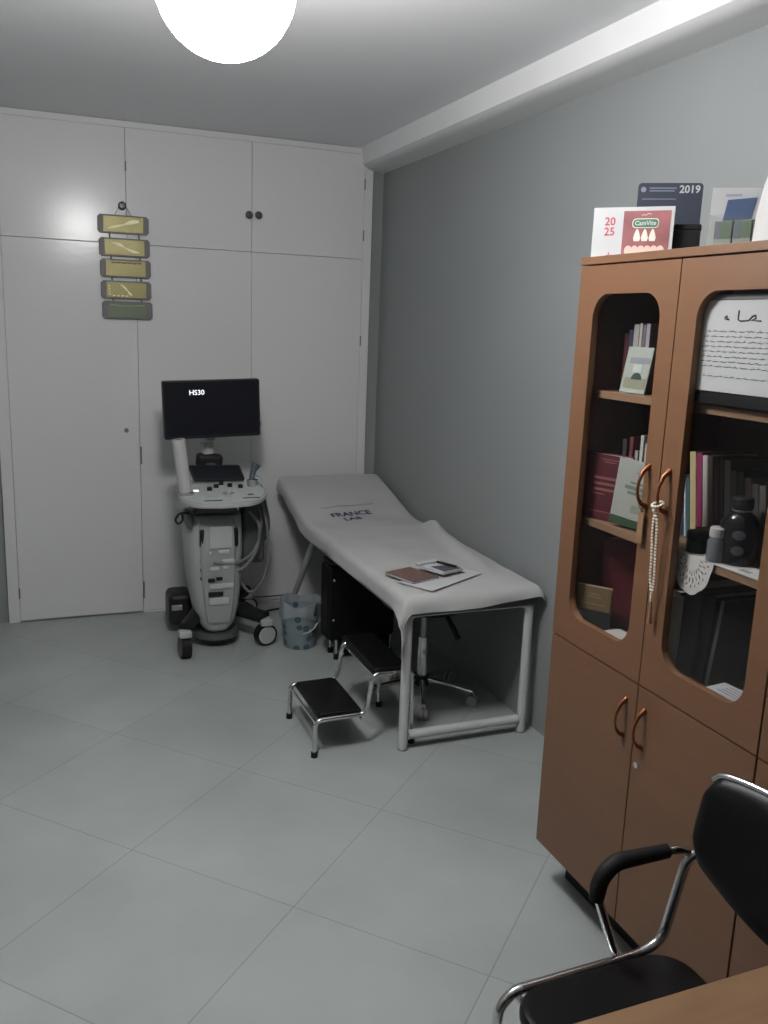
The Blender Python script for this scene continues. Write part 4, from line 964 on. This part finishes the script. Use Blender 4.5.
# probe resting in its holder
pr = thing('ultrasound_probe', 'blue grey hand probe standing in the holder at the right of the console', 'probe', (1.062, 4.53, .83))
M().tube([(1.055, 4.53, .835), (1.061, 4.53, .89), (1.070, 4.53, .925)], .014, n=12, radii=[.012, .015, .017]).build('grip', MT['blue_grey'], pr)
M().tube([(1.070, 4.53, .926), (1.086, 4.53, .955)], .02, n=12, radii=[.017, .027]).build('probe_head', cmat('probe_blue', (.065, .09, .115)), pr)
M().tube([(1.072, 4.512, .895), (1.090, 4.475, .895), (1.098, 4.46, .87), (1.100, 4.45, .842)], .006, n=8, smooth=.02).build('probe_cable', cmat('probe_teal', (.24, .31, .32)), pr)
# white roll
rl = thing('paper_roll', 'white paper roll standing at the left end of the ultrasound console', 'roll', (.69, 4.40, .835))
rm = frame((.690, 4.40, .8415), (1, 0, .12), (0, 1, 0))
k = M(); k.lathe([(.012, 0), (.033, 0), (.033, .268), (.030, .269), (.016, .269), (.012, .262)], n=32); k.build('roll', MT['white_plastic'], rl, mtx=rm)
k = M(); k.lathe([(0, .262), (.0155, .262), (.0155, .2685), (.010, .2695), (0, .2695)], n=24); k.build('core', MT['machine_dark'], rl, mtx=rm)

# ------------------------------------------------------------------ visitor chair in front
vc = thing('visitor_chair', 'black upholstered visitor chair with chrome tube frame behind the desk', 'chair', (1.0, 1.02, 0))
YF, YN = 1.262, .770        # far side, near side
k = M()
def seat_outline():
    pts = rrect(.785, YN + .018, 1.175, YF - .018, .075, 8); return pts
k.prism(seat_outline(), .432, .474, bev=.016); k.build('seat', MT['black_vinyl'], vc)
# curved backrest: arcs away from the sitter, lower edge bowed
def back_top(q): return .853 - .016 * abs(q) ** 4 - .040 * max(0, (abs(q) - .86) / .14) ** 2.5
t = bmesh.new(); NB, NZ = 56, 12; VB = {}
for s_ in (0, 1):
    for i in range(NB + 1):
        for j in range(NZ + 1):
            u = i / NB; v = j / NZ
            y = YN + .006 + u * (YF - YN - .012); q = 2 * u - 1
            zlo = .605 + .075 * q * q + .055 * max(0, (abs(q) - .86) / .14) ** 2; zhi = back_top(q)
            z = zlo + (zhi - zlo) * v
            edge = min(1, min(u, 1 - u) * 20, min(v, 1 - v) * 5) ** .5
            x = 1.190 + .055 * (1 - q * q) * .6 + (z - .62) * .20 + (-.5 if s_ == 0 else .5) * .038 * (.25 + .75 * edge)
            VB[s_, i, j] = t.verts.new((x, y, z))
for i in range(NB):
    for j in range(NZ):
        t.faces.new((VB[0, i, j], VB[0, i, j + 1], VB[0, i + 1, j + 1], VB[0, i + 1, j])); t.faces.new((VB[1, i, j], VB[1, i + 1, j], VB[1, i + 1, j + 1], VB[1, i, j + 1]))
for i in range(NB):
    t.faces.new((VB[0, i, 0], VB[0, i + 1, 0], VB[1, i + 1, 0], VB[1, i, 0])); t.faces.new((VB[0, i, NZ], VB[1, i, NZ], VB[1, i + 1, NZ], VB[0, i + 1, NZ]))
for j in range(NZ):
    t.faces.new((VB[0, 0, j], VB[1, 0, j], VB[1, 0, j + 1], VB[0, 0, j + 1])); t.faces.new((VB[0, NB, j], VB[0, NB, j + 1], VB[1, NB, j + 1], VB[1, NB, j]))
bmesh.ops.recalc_face_normals(t, faces=t.faces)
k = M(); k._merge(t); k.build('backrest', MT['black_vinyl'], vc, sharp=60)
TR = .0105
# chrome rail over the back
pts = []
for i in range(41):
    q = -.95 + 1.9 * i / 40; y = (YN + YF) / 2 + q * (YF - YN) / 2
    zz = back_top(q) + .003
    pts.append((1.190 + .033 * (1 - q * q) + (zz - .62) * .20 + .004, y, zz))
M().tube(pts, .0075, n=12).build('back_rail', MT['chrome'], vc)
for y, s_ in ((YF, 1), (YN, -1)):
    M().tube([(1.268, y - .05 * s_, .800), (1.235, y - .03 * s_, .690), (1.205, y, .655), (1.165, y, .475), (1.11, y, .453), (.815, y, .448), (.785, y, .42), (.772, y, .011)], TR, n=14, smooth=.06).build('side_frame', MT['chrome'], vc)
    M().tube([(1.207, y, .668), (1.185, y + .004 * s_, .676), (1.028, y + .006 * s_, .676), (.992, y + .006 * s_, .620), (1.060, y + .013 * s_, .45), (1.265, y + .013 * s_, .011)], TR * .9, n=12, smooth=.055).build('arm_tube', MT['chrome'], vc)
    pp_ = fillet([Vector(p_) for p_ in ((1.155, y + .004 * s_, .6785), (1.030, y + .006 * s_, .6785), (.997, y + .006 * s_, .648), (.994, y + .007 * s_, .602))], .045)
    M().tube(pp_, .0165, n=16, radii=[.0145] + [.0168] * (len(pp_) - 2) + [.0145]).build('arm_pad', MT['black_rubber'], vc)
    for xx in (.772, 1.265): M().cyl((xx, y + (.013 * s_ if xx > 1 else 0), .0005), (xx, y + (.013 * s_ if xx > 1 else 0), .018), .015, n=14).build('rubber_foot', MT['black_rubber'], vc)
for x, z in ((.83, .425), (1.10, .425)): M().cyl((x, YN, z), (x, YF, z), .008, n=10).build('cross_tube', MT['chrome'], vc)

# ------------------------------------------------------------------ desk in the corner of the view
dk = thing('desk', 'brown wooden desk at the bottom right corner of the view', 'desk', (.4, .5, 0))
M().box((-.32, .12, .720), (1.125, .8765, .750), .003).build('desktop', MT['desk'], dk)
for x in (-.28, .70): M().box((x, .16, .0005), (x + .022, .70, .7195), .001).build('side_panel', MT['desk'], dk)
M().box((-.257, .40, .30), (.699, .418, .7195), .001).build('modesty_panel', MT['desk'], dk)

# ------------------------------------------------------------------ world, camera, view
wd = bpy.data.worlds.new('World'); sc.world = wd; wd.use_nodes = True
wd.node_tree.nodes['Background'].inputs[0].default_value = (.5, .52, .55, 1); wd.node_tree.nodes['Background'].inputs[1].default_value = .05

F, YAW, PITCH, ROLL = 879.762, 0.38245, 0.20973, 0.03717
fw = Vector((math.sin(YAW) * math.cos(PITCH), math.cos(YAW) * math.cos(PITCH), -math.sin(PITCH)))
r0 = Vector((math.cos(YAW), -math.sin(YAW), 0)); u0 = r0.cross(fw)
r_ = r0 * math.cos(ROLL) + u0 * math.sin(ROLL); u_ = -r0 * math.sin(ROLL) + u0 * math.cos(ROLL)
cam = bpy.data.cameras.new('Camera'); co_ = bpy.data.objects.new('Camera', cam); COL.objects.link(co_)
co_.matrix_world = Matrix(((r_.x, u_.x, -fw.x, 0), (r_.y, u_.y, -fw.y, 0), (r_.z, u_.z, -fw.z, 1.7), (0, 0, 0, 1)))
cam.sensor_fit = 'VERTICAL'; cam.sensor_height = 36; cam.lens = F / 1024 * 36; cam.clip_start = .02
sc.camera = co_
vs = sc.view_settings
sc.display_settings.display_device = 'sRGB'
vs.view_transform = 'Standard'; vs.look = 'None'; vs.gamma = 1.0; vs.exposure = 0.0; vs.use_curve_mapping = False
sc.cycles.use_denoising = True
sc.cycles.max_bounces = 8; sc.cycles.transparent_max_bounces = 12
sc.cycles.sample_clamp_indirect = 8
